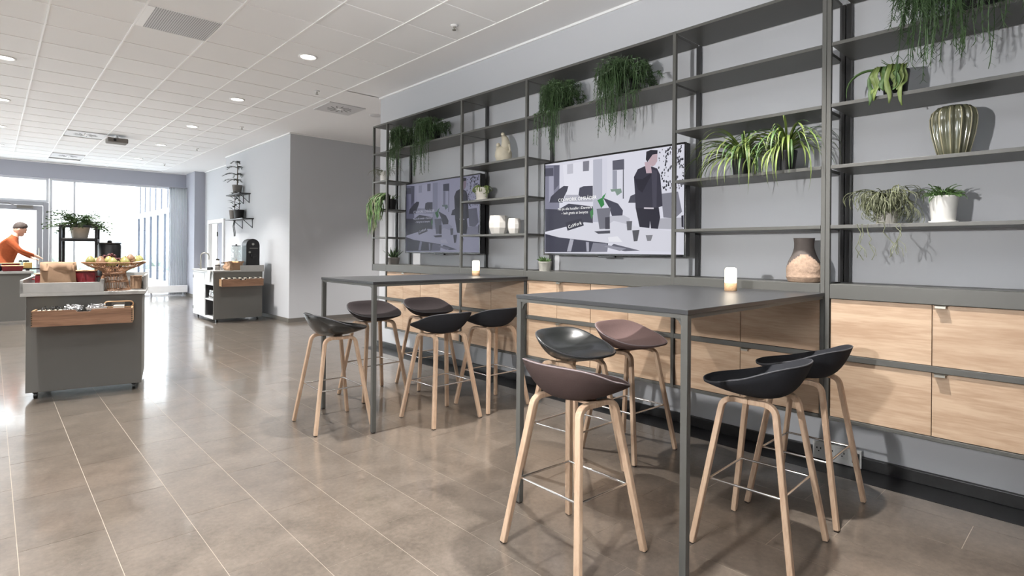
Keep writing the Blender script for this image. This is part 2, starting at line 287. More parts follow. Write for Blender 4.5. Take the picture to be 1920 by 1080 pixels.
for k in range(-5, 11): mb.box(.092+TW*11+G, WX-.26, .2+TL*k+G, min(.2+TL*(k+1), 6.9)-G, -.0008, 0)
part('floor_tile', mb, M['stone'], floor, kind='stuff')
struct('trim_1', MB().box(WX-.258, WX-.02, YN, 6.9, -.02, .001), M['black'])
# walls
struct('wall_right', MB().box(WX, WX+.22, YN, 6.9, 0, CZ).box(WX+.22, XR, 6.68, 6.9, 0, CZ), M['wall'])
struct('wall_block', MB().box(WX, XR, 10.08, 13.83, 0, CZ), [M['wall']])
struct('wall_recess', MB().box(4.3, 4.5, 13.83, 15.2, 0, CZ).box(4.3, 4.5, 16.6, YB, 0, CZ).box(4.3, 4.5, 15.2, 16.6, 2.08, CZ), M['wall'])
struct('wall_column', MB().box(4.04, 4.3, 17.0, YB, 0, CZ), M['wallback'])
struct('wall_back', MB().box(XL, 4.3, YB, YB+.25, 3.03, CZ).box(XL, -5.4, YB, YB+.25, 0, 3.03).box(4.06, 4.3, YB, YB+.25, 0, 3.03), M['wallback'])
struct('wall_front', MB().box(XL-.2, XR, YN-.2, YN, 0, CZ), M['wall'])
struct('wall_passage', MB().box(XR, XR+.2, YN-.2, YB+.25, 0, CZ), M['wallwarm'])
wl = MB().box(XL-.2, XL, YN, YB+.25, 0, .35).box(XL-.2, XL, YN, YB+.25, 3.0, CZ)
wl.box(XL-.2, XL, YN, 8.75, .35, 3.0)
for y in range(9, 18, 3): wl.box(XL-.2, XL, y-.25, y+.25, .35, 3.0)
struct('wall_left', wl, M['wall'])
n = 5
for y in range(9, 17, 3):
    o = struct('window_%d' % n, MB().box(XL-.12, XL-.06, y+.25, y+.32, .35, 3).box(XL-.12, XL-.06, y+2.68, y+2.75, .35, 3).box(XL-.12, XL-.06, y+.32, y+2.68, .35, .42).box(XL-.12, XL-.06, y+.32, y+2.68, 2.93, 3).box(XL-.12, XL-.06, y+1.47, y+1.53, .42, 2.93), M['frame'])
    part('pane', MB().box(XL-.095, XL-.085, y+.32, y+1.47, .42, 2.93), M['glass'], o); part('pane', MB().box(XL-.095, XL-.085, y+1.53, y+2.68, .42, 2.93), M['glass'], o); n += 1
# baseboards, ceiling trims
struct('baseboard_right', MB().box(WX-.03, WX, YN, 6.9, 0, .072), M['black'], bevel=.004)
struct('baseboard_block', MB().box(WX-.015, WX, 10.065, 13.83, 0, .075).box(WX, XR, 10.065, 10.08, 0, .075), M['bbase'], bevel=.003)
struct('baseboard_recess', MB().box(4.285, 4.3, 13.83, 15.14, 0, .075).box(4.285, 4.3, 16.66, 17, 0, .075).box(4.025, 4.04, 17, YB, 0, .075).box(4.04, 4.3, 16.985, 17, 0, .075), M['bbase'])
struct('trim_2', MB().box(WX-.018, WX, YN, 6.92, CZ-.02, CZ).box(WX-.018, WX, 10.06, 13.83, CZ-.02, CZ).box(WX, XR, 10.062, 10.08, CZ-.02, CZ).box(4.282, 4.3, 13.83, 17, CZ-.02, CZ).box(XL, 4.04, YB-.018, YB, CZ-.02, CZ), M['cgrid'])
# ceiling: suspended grid
ceil = struct('ceiling', MB().box(XL-.2, XR, YN-.2, YB+.25, CZ+.03, CZ+.1).box(3.42, WX, YN, 6.92, CZ, CZ+.03).box(3.42, XR, 6.9, 13.85, CZ, CZ+.03).box(3.42, 4.5, 13.85, YB, CZ, CZ+.03), M['cplain'])
PXc, PYc, X0c, Y0c = .61, .6, .36, 4.49
ct_me = MB().box(.002, PXc-.002, .002, PYc-.002, 0, .012).mesh('ceiling_tile'); ct_me.materials.append(M['ctile'])
special = {(1, 2): 'grille', (1, 14): 'd', (1, 20): 'd'}
cand = []
for i in range(-11, 5):
    for k in range(-13, 23):
        x0, y0 = X0c+PXc*i, Y0c+PYc*k
        if y0 < YN-.5 or y0 > YB or (i, k) in special: continue
        z = in_view((x0+PXc/2, y0+PYc/2, CZ), 150); cand.append((z if z else 999, x0, y0))
cand.sort()
for z, x0, y0 in cand[:270]:
    o = bpy.data.objects.new('ceiling_tile', ct_me); C.objects.link(o); o.location = (x0, y0, CZ+.006); o.parent = ceil
mb = MB()
for z, x0, y0 in cand[270:]: mb.box(x0+.006, x0+PXc-.006, y0+.006, y0+PYc-.006, CZ+.006, CZ+.018)
part('ceiling_tile', mb, M['ctile'], ceil, kind='stuff')
for i in range(-10, 6): part('grid_runner', MB().box(X0c+PXc*i-.007, X0c+PXc*i+.007, YN, YB, CZ-.002, CZ+.008), M['cgrid'], ceil)
for k in range(-12, 23): part('grid_cross_bar', MB().box(XL, X0c+PXc*5, Y0c+PYc*k-.005, Y0c+PYc*k+.005, CZ+.001, CZ+.008), M['cgrid'], ceil)
# downlights: ring, lens and the lamp's own light
ring_me = MB().lathe([(.075, 0), (.10, -.001), (.10, -.008), (.085, -.012), (.075, -.006), (.075, 0)], 32, cap=False).mesh('ring', 1); ring_me.materials.append(M['cgrid'])
lens_me = MB().lathe([(.001, -.004), (.078, -.004), (.078, -.001), (.001, -.001)], 28).mesh('lens'); lens_me.materials.append(M['dl'])
dl_light = bpy.data.lights.new('downlight_lamp', 'SPOT'); dl_light.energy = DL_E; dl_light.color = DL_C; dl_light.spot_size = R(96); dl_light.spot_blend = 1.0; dl_light.shadow_soft_size = .045
ORD2 = ['first behind the camera', 'second behind the camera', 'third from behind', 'fourth along', 'fifth along', 'sixth along', 'seventh along', 'last by the window']
ORD = ['nearest', 'second', 'third', 'fourth', 'fifth']
for row, xx in enumerate((2.52, .1, -2.32)):
    for k in range(-2, 5):
        y = 6.0+2.4*k
        if row == 0 and k >= 0: lb = 'round recessed downlight, %s in the row running toward the window' % ORD[k]
        elif row == 1 and 1 <= k <= 3: lb = 'round recessed downlight at the left edge of the ceiling, %s along' % ORD[k-1]
        else: lb = 'round recessed ceiling downlight beyond the frame, row %s, %s' % (['over the tables', 'left of the camera', 'far left'][row], ORD2[k+3])
        t = thing('ceiling_downlight', lb, 'downlight', (xx, y, CZ+.004), 0, 'recessed downlights in the ceiling')
        put('ring', ring_me, M['cgrid'], t); put('lens', lens_me, M['dl'], t)
        l = bpy.data.objects.new('downlight_lamp', dl_light); C.objects.link(l); l.parent = t; l.location = (0, 0, -.03)
t = thing('ceiling_downlight', 'unseen recessed downlight added in the side passage to light the block face', 'downlight', (5.7, 8.4, CZ-.001), 0, 'recessed downlights in the ceiling')  # unseen fitting, added to light the block's passage face
put('ring', ring_me, M['cgrid'], t); put('lens', lens_me, M['dl'], t); l = bpy.data.objects.new('downlight_lamp', dl_light); C.objects.link(l); l.parent = t; l.location = (0, 0, -.03)  # ring, lens and light of the added unseen passage downlight
# perforated return-air grille
t = thing('air_grille', 'perforated grey rectangular air grille set into the ceiling', 'air vent', (X0c+PXc, Y0c+2*PYc, CZ))
part('grille_sheet', MB().hexa([(.07, .01, .002), (.60, .01, .002), (.60, .59, .002), (.07, .59, .002)], [(.07, .01, .012), (.60, .01, .012), (.60, .59, .012), (.07, .59, .012)]), M['perf'], t)
part('edge_strip', MB().box(.008, .07, .01, .59, -.003, .012), M['cgrid'], t)
def swirl(cx, cy, s, label):
    t = thing('air_diffuser', label, 'air vent', (cx, cy, CZ), 0, 'square swirl air diffusers')
    part('face_plate', MB().box(-s, s, -s, s, -.012, .006), M['diffuser'], t, bevel=.003)
    for k in range(12):
        a = 2*math.pi*k/12; b = a+.35; p = [Vector((math.cos(a)*.06, math.sin(a)*.06, -.0125)), Vector((math.cos(a+.16)*.07, math.sin(a+.16)*.07, -.0125)), Vector((math.cos(b+.07)*s*.62, math.sin(b+.07)*s*.62, -.0125)), Vector((math.cos(b)*s*.62, math.sin(b)*s*.62, -.0125))]
        part('slot', MB().prism(p, (0, 0, -.002)), M['slot'], t)
    part('hub', MB().lathe([(.001, -.02), (.03, -.02), (.04, -.012), (.001, -.012)], 16), M['cgrid'], t)
swirl(3.78, 7.85, .28, 'square swirl air diffuser in the ceiling above the shelving end')
swirl(X0c+PXc*1.5, Y0c+PYc*14.5-.2, .29, 'square swirl air diffuser beside the dark ceiling projector box')
swirl(X0c+PXc*1.5, Y0c+PYc*20.3-.4, .29, 'square swirl air diffuser nearest the window wall')
t = thing('ceiling_projector', 'small dark box hanging from the ceiling near the window', 'projector', (1.72, 12.75, CZ-.14))
part('body', MB().box(-.16, .16, -.14, .14, 0, .085), M['potg'], t, bevel=.015); part('mount', MB().lathe([(.02, .085), (.02, .14), (.05, .14), (.05, .145)], 12), M['cgrid'], t); part('lens', MB().tube([(-.05, -.14, .04), (-.05, -.155, .04)], .025, 14), M['blk'], t)
t = tag(part('ceiling_speaker', MB().lathe([(.001, -.008), (.09, -.008), (.1, 0), (.001, 0)], 24), M["diffuser"], None, 1), 'flat round ceiling speaker behind the shelving end', 'speaker'); t.location = (4.38, 7.85, CZ)
for y, lb in ((4.2, 'small sprinkler head in the ceiling nearest the shelf wall'), (7.2, 'small sprinkler head in the ceiling before the swirl diffuser'), (10.23, 'small sprinkler head in the ceiling beside the grey block corner'), (13.1, 'small sprinkler head in the ceiling beyond the block corner'), (16.1, 'small sprinkler head in the ceiling nearest the windows')):
    t = thing('sprinkler_head', lb, 'sprinkler', (3.15, y, CZ), 0, 'ceiling sprinkler heads')
    part('rose', MB().lathe([(.001, -.012), (.028, -.010), (.036, 0), (.001, 0)], 18), M['cgrid'], t, 1); part('nozzle', MB().lathe([(.001, -.045), (.018, -.045), (.018, -.041), (.006, -.038), (.009, -.012), (.001, -.012)], 12), M['chrome'], t)
# ---------------------------------------------------------------- back wall glazing
def wframe(name, x0, x1, z0, z1, mull=(), th=.055, m='frame', y=YB+.08):
    mb = MB().box(x0, x0+th, y, y+.07, z0, z1).box(x1-th, x1, y, y+.07, z0, z1).box(x0+th, x1-th, y, y+.07, z0, z0+th).box(x0+th, x1-th, y, y+.07, z1-th, z1)
    o = struct(name, mb, M[m], bevel=.004); xs = [x0+th]
    for q in mull:
        part('mullion', MB().box(q-.022, q+.022, y, y+.07, z0+th, z1-th), M[m], o); xs += [q-.022, q+.022]
    xs.append(x1-th)
    for a in range(0, len(xs), 2): part('pane', MB().box(xs[a], xs[a+1], y+.03, y+.042, z0+th, z1-th), M['glass'], o)
    return o
wframe('window_1', 1.06, 4.06, 0, 3.03, (1.55,))
wframe('window_2', -.25, 1.05, 2.43, 3.03)
wframe('window_3', -2.9, -.26, 0, 3.03, (-1.6,)); wframe('window_4', -5.4, -2.91, 0, 3.03, (-4.2,))
d = struct('door_1', MB().box(-.25, -.14, YB+.05, YB+.15, 0, 2.42).box(.94, 1.05, YB+.05, YB+.15, 0, 2.42).box(-.14, .94, YB+.05, YB+.15, 2.34, 2.42), M['alu'], bevel=.004)
leaf = part('door_leaf', MB().box(-.13, 0, YB+.06, YB+.13, .02, 2.33).box(.82, .93, YB+.06, YB+.13, .02, 2.33).box(0, .82, YB+.06, YB+.13, .02, .2).box(0, .82, YB+.06, YB+.13, 2.22, 2.33), M['alu'], d, bevel=.003)
part('pane', MB().box(0, .82, YB+.09, YB+.10, .2, 2.22), M['glass'], leaf)
part('door_closer', MB().box(.45, .75, YB-.02, YB+.06, 2.26, 2.33).tube([(.5, YB-.005, 2.28), (.3, YB-.02, 2.36), (.1, YB+.05, 2.38)], .008, 6), M['potg'], d)
part('door_handle', MB().tube([(.87, YB-.01, .9), (.87, YB-.01, 1.3)], .014, 8).tube([(.87, YB-.01, .95), (.87, YB+.07, .95)], .008, 6).tube([(.87, YB-.01, 1.25), (.87, YB+.07, 1.25)], .008, 6), M['chrome'], d)
d = struct('door_2', MB().box(4.26, 4.36, 15.2, 15.3, 0, 2.08).box(4.26, 4.36, 16.5, 16.6, 0, 2.08).box(4.26, 4.36, 15.3, 16.5, 1.98, 2.08), M['white'], bevel=.004)
part('door_leaf', MB().box(4.36, 4.40, 15.3, 15.98, 0.01, 1.98), M['wallback'], d); part('side_panel', MB().box(4.34, 4.38, 16.02, 16.5, 0.01, 1.98), M['white'], d)
for z in (.3, 1.0, 1.7): part('hinge', MB().tube([(4.345, 16.0, z-.06), (4.345, 16.0, z+.06)], .014, 8), M['blk'], d)
# sheer curtain and its rail
mb = MB(); nn = 120; vs_ = []; fs = []
for j, z in enumerate((.03, .5, 1.5, 2.5, 3.0)):
    for i in range(nn+1):
        u = i/nn; vs_.append((3.60+u*.44, YB-.12+.03*math.sin(u*2*math.pi*11)*(1.1-.15*j)+.008*math.sin(u*41+j), z))
for j in range(4):
    for i in range(nn): a = j*(nn+1)+i; fs.append((a, a+1, a+nn+2, a+nn+1))
t = thing('sheer_curtain', 'sheer white pleated curtain drawn beside the column', 'curtain'); o = part('cloth', mb.add(vs_, fs), M['curtain'], t, 1); sm = o.modifiers.new('thickness', 'SOLIDIFY'); sm.thickness = .003
part('curtain_rail', MB().box(3.3, 4.04, YB-.14, YB-.10, 3.0, 3.03), M['alu'], t)
t = thing('radiator', 'low white panel radiator in front of the window', 'radiator', (3.05, YB-.42, 0))
part('casing', MB().box(0, .95, 0, .12, .11, .30), M['white'], t, bevel=.008); part('grille_slots', MB().box(.02, .93, .02, .10, .295, .304), M['alu'], t)
for x in (.1, .85): part('foot', MB().box(x-.02, x+.02, .03, .09, 0, .11), M['alu'], t)
# ---------------------------------------------------------------- outdoors beyond the glass
tag(part('paving', MB().box(-40, 40, YB+.3, 80, -.15, -.03), M['pave']), 'pale street paving outside the window', 'paving'); bpy.data.objects['paving']['kind'] = 'stuff'
b = thing('street_building', 'white rendered building across the street with rows of windows', 'building', (0, 44, 0))
part('facade_wall', MB().box(-30, 30, 0, 8, 0, 14), M['facade'], b)
for i in range(-7, 8):
    for j in range(4):
        f = part('window', MB().box(i*3.2-.6, i*3.2+.6, -.06, .02, 1.2+j*3, 2.3+j*3), M['facade'], b); part('pane', MB().box(i*3.2-.52, i*3.2+.52, -.08, -.05, 1.28+j*3, 2.22+j*3), M['fpane'], f)
b = thing('glazed_annex', 'glass street annex with grey vertical fins above its glazing', 'building', (5.2, 24, 0))
part('soffit', MB().box(0, 5, 0, 9, 2.75, 2.95), M['facade'], b); part('upper_wall', MB().box(.1, 5, .1, 9, 2.95, 6), M['facade'], b)
for k in range(8): part('fin', MB().box(.06, .10, k*1.15, k*1.15+.04, 2.75, 6), M['fin'], b)
for k in range(7): part('post', MB().box(.05, .13, k*1.4, k*1.4+.08, -.03, 2.75), M['fin'], b)
part('pane', MB().box(.08, .1, .1, 8.5, -.03, 2.75), M['glass'], b)
random.seed(3)
for i, (x, y, s) in enumerate(((1.6, 36, 1.0), (4.0, 40, .9), (4.2, 33, .6), (7.6, 39, 1.0), (-1.6, 37, 1.0))):
    mb = MB()
    for k in range(22): mb.ball((random.gauss(0, .6)*s, random.gauss(0, .4)*s, .42*s+random.uniform(-.05, .45)*s), random.uniform(.25, .4)*s, 8, 5, lambda d: 1+.2*math.sin(9*d.x+7*d.y+5*d.z))
    o = part('street_shrub', mb, M['hedge'], None, 1); o.location = (x, y, -.03-min(q[2] for q in mb.v)); tag(o, ('round pale green shrub across the street, %s from the door' % ['second', 'third', 'fourth', 'fifth', 'nearest'][i]) , 'shrub', 'shrubs across the street')
# ================================================================ shelving rack
LV = [2.88, 2.53, 2.177, 1.822, 1.477]; RT, RB = 1.137, 1.055; ST = .02
P = [6.40, 6.072, 4.587, 3.631, 2.131, 1.14, .13, -1.37, -2.4]
rack = thing('shelving_rack', 'tall dark grey metal shelving rack covering the long wall', 'shelving', (0, 0, 0))
XB = XF+.33
def post(y, wd=.025, z1=None): part('post', MB().box(XF, XF+.026, y-wd/2, y+wd/2, .355 if y < 6.2 else 1.055, z1 or LV[0]), M['rack'], rack, bevel=.002)
def rpost(y, wd=.028): part('rear_post', MB().box(WX-.05, WX-.022, y-wd/2, y+wd/2, RT, LV[0]-ST), M['rackdk'], rack)
for i, y in enumerate(P):
    if i in (5, 6): post(y+.0125, .0235); post(y-.0125, .0235); rpost(y+.018, .03); rpost(y-.018, .03)
    else: post(y); rpost(y)
def shelf(y1, y0, z): part('shelf', MB().box(XF+.001, XB+.03, y0, y1, z-ST, z), M['rack'], rack, bevel=.0015)
for a in range(len(P)-1):
    y1, y0 = P[a]-.013, P[a+1]+.013
    if a in (4,): y0 = P[a+1]+.026
    if a == 5: y1 = P[a]-.026; y0 = P[a+1]+.026
    if a == 6: y1 = P[a]-.026
    lv = [0, 1] if a in (1, 3) else [0, 1, 2, 3, 4]
    for k in lv: shelf(y1, y0, LV[k])
    if y1 > 6.2:
        part('rail', MB().box(XF, XF+.03, y0-.001, y1+.012, RB, RT).box(XF+.03, WX-.025, y0-.001, y1+.012, RT-.02, RT), M['rack'], rack, bevel=.002)
        for z0, z1 in ((.705, .738),): part('cross_bar', MB().box(XF+.004, XF+.03, y0, y1+.012, z0, z1), M['rack'], rack)
        continue
    part('rail', MB().box(XF, XF+.03, y0, y1, RB, RT).box(XF+.03, WX-.025, y0, y1, RT-.02, RT), M['rack'], rack, bevel=.002)
    part('cross_bar', MB().box(XF+.002, XF+.03, y0, y1, .706, .738), M['rack'], rack, bevel=.0015)
    part('bottom_bar', MB().box(XF+.002, XF+.03, y0, y1, .355, .374), M['rack'], rack, bevel=.0015)
# cabinets hung in the rack: body, doors, tab pulls
CABL = {1: 'low oak cabinet under the farther screen', 2: 'low oak cabinet behind the farther table', 3: 'low oak cabinet of four columns under the nearer screen', 4: 'low oak cabinet behind the nearer table end', 5: 'low oak cabinet at the right edge of the picture', 6: 'low oak cabinet past the right edge of the picture'}
for a, nd in ((1, 4), (2, 2), (3, 4), (4, 2), (5, 2), (6, 4)):
    y1 = P[a]-(.028 if a in (5, 6) else .016); y0 = P[a+1]+(.028 if a in (4, 5) else .016)
    cb = thing('drawer_cabinet', CABL[a], 'cabinet', (0, 0, 0), 0, 'low oak cabinets in the rack')
    part('body', MB().box(XF+.034, WX-.027, y0, y1, .376, RB-.002), M['dkint'], cb)
    wd = (y1-y0)/nd
    for k in range(nd):
        ya = y1-wd*k; yb = ya-wd; gl = .0035 if (k == 2) else .0018; gr = .0035 if k == 1 and nd == 4 else .0018
        for z0, z1 in ((.740, RB-.003), (.377, .703)):
            d = part('door', MB().box(XF+.012, XF+.032, yb+gr, ya-gl, z0, z1), M['oak'], cb, bevel=.001)
            if k % 2 == 1:
                hy = ya-.006; hz = z1+.0005
                part('tab_pull', MB().prism([(XF+.0118, hy, hz-.003), (XF-.020, hy-.012, hz-.003), (XF-.020, hy-.052, hz-.003), (XF+.0118, hy-.064, hz-.003)], (0, 0, .0022)).prism([(XF-.020, hy-.010, hz-.001), (XF-.020, hy-.054, hz-.001), (XF-.020, hy-.054, hz-.014), (XF-.020, hy-.010, hz-.014)], (.0022, 0, 0)), M['chrome'], d)
# ================================================================ screens
PIC = [
 ((150,150,166), [(-0.003,0.991),(0.125,0.973),(0.124,0.472),(0.001,0.483)]),
 ((180,180,195), [(0.032,0.864),(0.075,0.857),(0.077,0.563),(0.034,0.568)]),
 ((120,120,136), [(0.074,0.977),(0.121,0.968),(0.118,0.753),(0.076,0.694)]),
 ((105,105,120), [(-0.002,0.958),(0.07,0.951),(0.071,0.863),(-0.002,0.867)]),
 ((232,232,240), [(0.15,0.968),(0.392,0.979),(0.394,0.582),(0.178,0.606)]),
 ((205,205,214), [(0.188,0.967),(0.236,0.968),(0.237,0.861),(0.188,0.862)]),
 ((150,150,160), [(0.315,0.974),(0.364,0.974),(0.362,0.867),(0.316,0.87)]),
 ((198,199,210), [(0.394,0.977),(0.462,0.975),(0.466,0.324),(0.398,0.328)]),
 ((222,222,232), [(0.462,0.975),(0.498,0.976),(0.501,0.401),(0.466,0.324)]),
 ((175,176,188), [(0.538,0.842),(0.569,0.836),(0.57,0.65),(0.539,0.654)]),
 ((118,118,130), [(0.537,0.94),(0.618,0.939),(0.619,0.837),(0.538,0.844)]),
 ((108,108,118), [(0.61,0.839),(0.616,0.838),(0.618,0.547),(0.611,0.548)]),
 ((190,190,200), [(0.177,0.638),(0.394,0.613),(0.394,0.541),(0.161,0.565)]),
 ((86,86,100), [(0.038,0.567),(0.051,0.632),(0.119,0.705),(0.16,0.737),(0.199,0.729),(0.189,0.679),(0.165,0.618),(0.153,0.556)]),
 ((96,96,110), [(0.282,0.626),(0.29,0.698),(0.321,0.712),(0.393,0.706),(0.394,0.582),(0.306,0.59)]),
 ((82,82,97), [(0.001,0.499),(0.12,0.484),(0.203,0.54),(0.395,0.491),(0.396,0.318),(0.331,0.331),(0.003,0.24)]),
 ((90,90,106), [(0.471,0.573),(0.578,0.503),(0.613,0.432),(0.61,0.383),(0.537,0.377),(0.519,0.459)]),
 ((205,205,214), [(0.501,0.381),(0.62,0.383),(0.659,0.351),(0.66,0.274),(0.509,0.301)]),
 ((76,76,94), [(0.003,0.218),(0.122,0.176),(0.51,0.108),(0.504,0.019),(0.004,0.01)]),
 ((150,150,162), [(0.399,0.114),(0.503,0.103),(0.504,0.019),(0.379,0.018)]),
 ((222,222,230), [(0.01,0.217),(0.331,0.331),(0.407,0.317),(0.509,0.297),(0.549,0.333),(0.727,0.259),(0.995,0.199),(0.996,0.018),(0.728,0.035),(0.55,0.107),(0.51,0.108),(0.122,0.176)]),
 ((120,120,132), [(0.55,0.101),(0.728,0.035),(0.629,0.028),(0.518,0.061)]),
 ((185,185,196), [(0.217,0.158),(0.247,0.149),(0.226,0.021),(0.192,0.021)]),
 ((185,185,196), [(0.344,0.123),(0.367,0.12),(0.368,0.023),(0.35,0.022)]),
 ((138,138,148), [(0.423,0.463),(0.526,0.468),(0.513,0.257),(0.446,0.253)]),
 ((88,86,98), [(0.487,0.372),(0.521,0.375),(0.522,0.251),(0.489,0.251)]),
 ((66,150,88), [(0.428,0.553),(0.471,0.578),(0.481,0.502),(0.458,0.47)]),
 ((84,160,100), [(0.464,0.584),(0.493,0.621),(0.479,0.573),(0.464,0.534)]),
 ((90,150,100), [(0.372,0.436),(0.397,0.475),(0.399,0.409),(0.384,0.359)]),
 ((150,168,158), [(0.523,0.652),(0.598,0.651),(0.605,0.612),(0.571,0.582),(0.557,0.628),(0.532,0.626)]),
 ((66,66,82), [(0.178,0.335),(0.307,0.374),(0.327,0.296),(0.196,0.246)]),
 ((95,95,105), [(0.407,0.231),(0.524,0.237),(0.524,0.207),(0.437,0.205)]),
 ((235,235,240), [(0.51,0.168),(0.58,0.176),(0.615,0.117),(0.517,0.123)]),
 ((165,165,176), [(0.482,0.074),(0.51,0.088),(0.642,0.054),(0.595,0.03)]),
 ((150,150,160), [(0.862,0.566),(0.963,0.574),(0.987,0.388),(0.945,0.33),(0.877,0.344)]),
 ((190,190,198), [(0.842,0.336),(0.994,0.336),(0.995,0.225),(0.843,0.241)]),
 ((76,74,86), [(0.983,0.353),(0.996,0.357),(0.997,0.245),(0.985,0.251)]),
 ((100,100,112), [(0.65,0.503),(0.665,0.568),(0.699,0.586),(0.699,0.498)]),
 ((62,60,74), [(0.7,0.449),(0.848,0.441),(0.857,0.346),(0.844,0.239),(0.8,0.246),(0.794,0.318),(0.791,0.249),(0.727,0.262)]),
 ((78,76,90), [(0.768,0.848),(0.712,0.821),(0.687,0.751),(0.695,0.597),(0.7,0.446),(0.827,0.435),(0.871,0.45),(0.867,0.544),(0.855,0.745),(0.836,0.807),(0.807,0.828)]),
 ((96,94,108), [(0.8,0.806),(0.836,0.786),(0.834,0.442),(0.81,0.445)]),
 ((60,58,72), [(0.694,0.734),(0.743,0.721),(0.793,0.766),(0.801,0.754),(0.743,0.591),(0.714,0.627)]),
 ((205,186,194), [(0.756,0.88),(0.793,0.884),(0.803,0.77),(0.768,0.773)]),
 ((203,184,190), [(0.783,0.907),(0.807,0.947),(0.837,0.944),(0.836,0.875),(0.822,0.841),(0.804,0.831),(0.789,0.858)]),
 ((68,66,76), [(0.764,0.906),(0.767,0.98),(0.796,0.99),(0.838,0.978),(0.837,0.944),(0.807,0.943),(0.788,0.906),(0.775,0.877)]),
 ((210,205,212), [(0.755,0.45),(0.817,0.442),(0.817,0.427),(0.755,0.434)]),
 ((120,120,126), [(0.639,0.322),(0.678,0.323),(0.674,0.234),(0.645,0.233)]),
 ((108,108,114), [(0.679,0.231),(0.727,0.235),(0.714,0.127),(0.69,0.124)]),
 ((150,150,156), [(0.767,0.182),(0.812,0.183),(0.801,0.128),(0.778,0.126)]),
]

SW, SH = 1.412, .812
mb = MB(); cols = []
def pq(u, v, off): return (-off, -u*SW, v*SH)
def addpoly(pts, col, off):
    mb.add([pq(u, v, off) for u, v in pts], [tuple(range(len(pts)))]); cols.append(col)
addpoly([(0, 0), (1, 0), (1, 1), (0, 1)], (226, 226, 235), 0)
off = .0
rnd = random.Random(5)
clamp = lambda q: (min(1, max(0, q[0])), min(1, max(0, q[1])))
order = list(PIC)
tree = []
for k in range(170):
    u = rnd.uniform(.845, .995); v = rnd.uniform(.60, .985); s = rnd.uniform(.004, .011); a = rnd.uniform(0, 3)
    if u < .87+.05*(v-.6) and rnd.random() < .6: continue
    g = rnd.randint(60, 120); tree.append(((g, g, g+8), [(u+s*math.cos(a+t)*.6, v+s*math.sin(a+t)*1.6) for t in (0, 1.3, 3.1, 4.4)]))
for col, pts in order[:32]+tree+order[32:]:
    off += .00002; addpoly([clamp(p) for p in pts], col, off)
pic_me = bpy.data.meshes.new('screen_picture'); pic_me.from_pydata(mb.v, [], mb.f)
ca = pic_me.color_attributes.new('Col', 'FLOAT_COLOR', 'CORNER'); li = 0
for pi, p in enumerate(pic_me.polygons):
    c = tuple(1.08*q**1.32 for q in lin(*cols[pi])[:3])+(1,)
    for _ in p.loop_indices: ca.data[li].color = c; li += 1
pic_me.materials.append(M['screen'])
def text_mesh(body, size, shear=0, extr=0):
    cu = bpy.data.curves.new('lettering', 'FONT'); cu.body = body; cu.size = size; cu.shear = shear; cu.extrude = extr; cu.resolution_u = 2
    o = bpy.data.objects.new('lettering', cu); C.objects.link(o); dg = bpy.context.evaluated_depsgraph_get(); dg.update()
    me = bpy.data.meshes.new_from_object(o.evaluated_get(dg)); bpy.data.objects.remove(o); me.materials.clear(); me.materials.append(M['txt']); return me
def place_text(me, parent, u, v, u1, rot=0, sq=1):     # lay the letters on the screen, between u and u1
    xs = [q.co.x for q in me.vertices]; sc_ = (u1-u)*SW/(max(xs)-min(xs))
    o = put('lettering', me, M['txt'], parent); o.location = pq(u, v, .0058); o.matrix_local = Matrix.Translation(Vector(pq(u, v, .0058))) @ Matrix(((0, 0, -1, 0), (-sc_, 0, 0, 0), (0, sc_*sq, 0, 0), (0, 0, 0, 1))) @ Matrix.Rotation(rot, 4, 'Z'); return o
T = [(text_mesh('CO-WORK OMR\u00c5DER', .1), .118, .565, .425, 0), (text_mesh('Nu p\u00e5 alle hoteller i Danmark', .1), .116, .472, .392, 0), (text_mesh('\u2013 helt gratis at benytte', .1), .145, .424, .362, 0), (text_mesh('CoWork', .1), .205, .268, .315, .22)]
def tv(y, label, colr):
    t = thing('wall_screen', label, 'television', (3.72, y, 1.297), 0, 'two large screens in the rack')
    part('housing', MB().box(.004, .06, -SW-.010, .010, -.014, SH+.010).box(.06, WX-3.72-.002, -SW*.7, -SW*.3, SH*.3, SH*.7), M['blk'], t, bevel=.003)
    part('bezel', MB().box(-.006, .006, -SW-.012, -SW, -.016, SH+.012).box(-.006, .006, 0, .012, -.016, SH+.012).box(-.006, .006, -SW, 0, SH, SH+.012).box(-.006, .006, -SW, 0, -.016, 0), M['bez'], t, bevel=.002)
    part('sensor_bump', MB().box(-.008, .02, -SW*.56, -SW*.44, -.032, -.016), M['bez'], t, bevel=.004)
    o = put('picture', pic_me, M['screen'], t); o.color = colr
    for me, u, v, u1, rot in T: place_text(me, o, u, v, u1, rot).color = tuple(min(1, q*1.25) for q in colr)
    return t
tv(3.556, 'large lit screen showing an office scene, between the two middle bays', (1, 1, 1, 1))
tv(5.935-.035, 'large screen, picture darkened for its slanted view, at the far end of the rack', (.26, .26, .32, 1))  # colour factor darkens and blues the picture for viewing angle and reflection
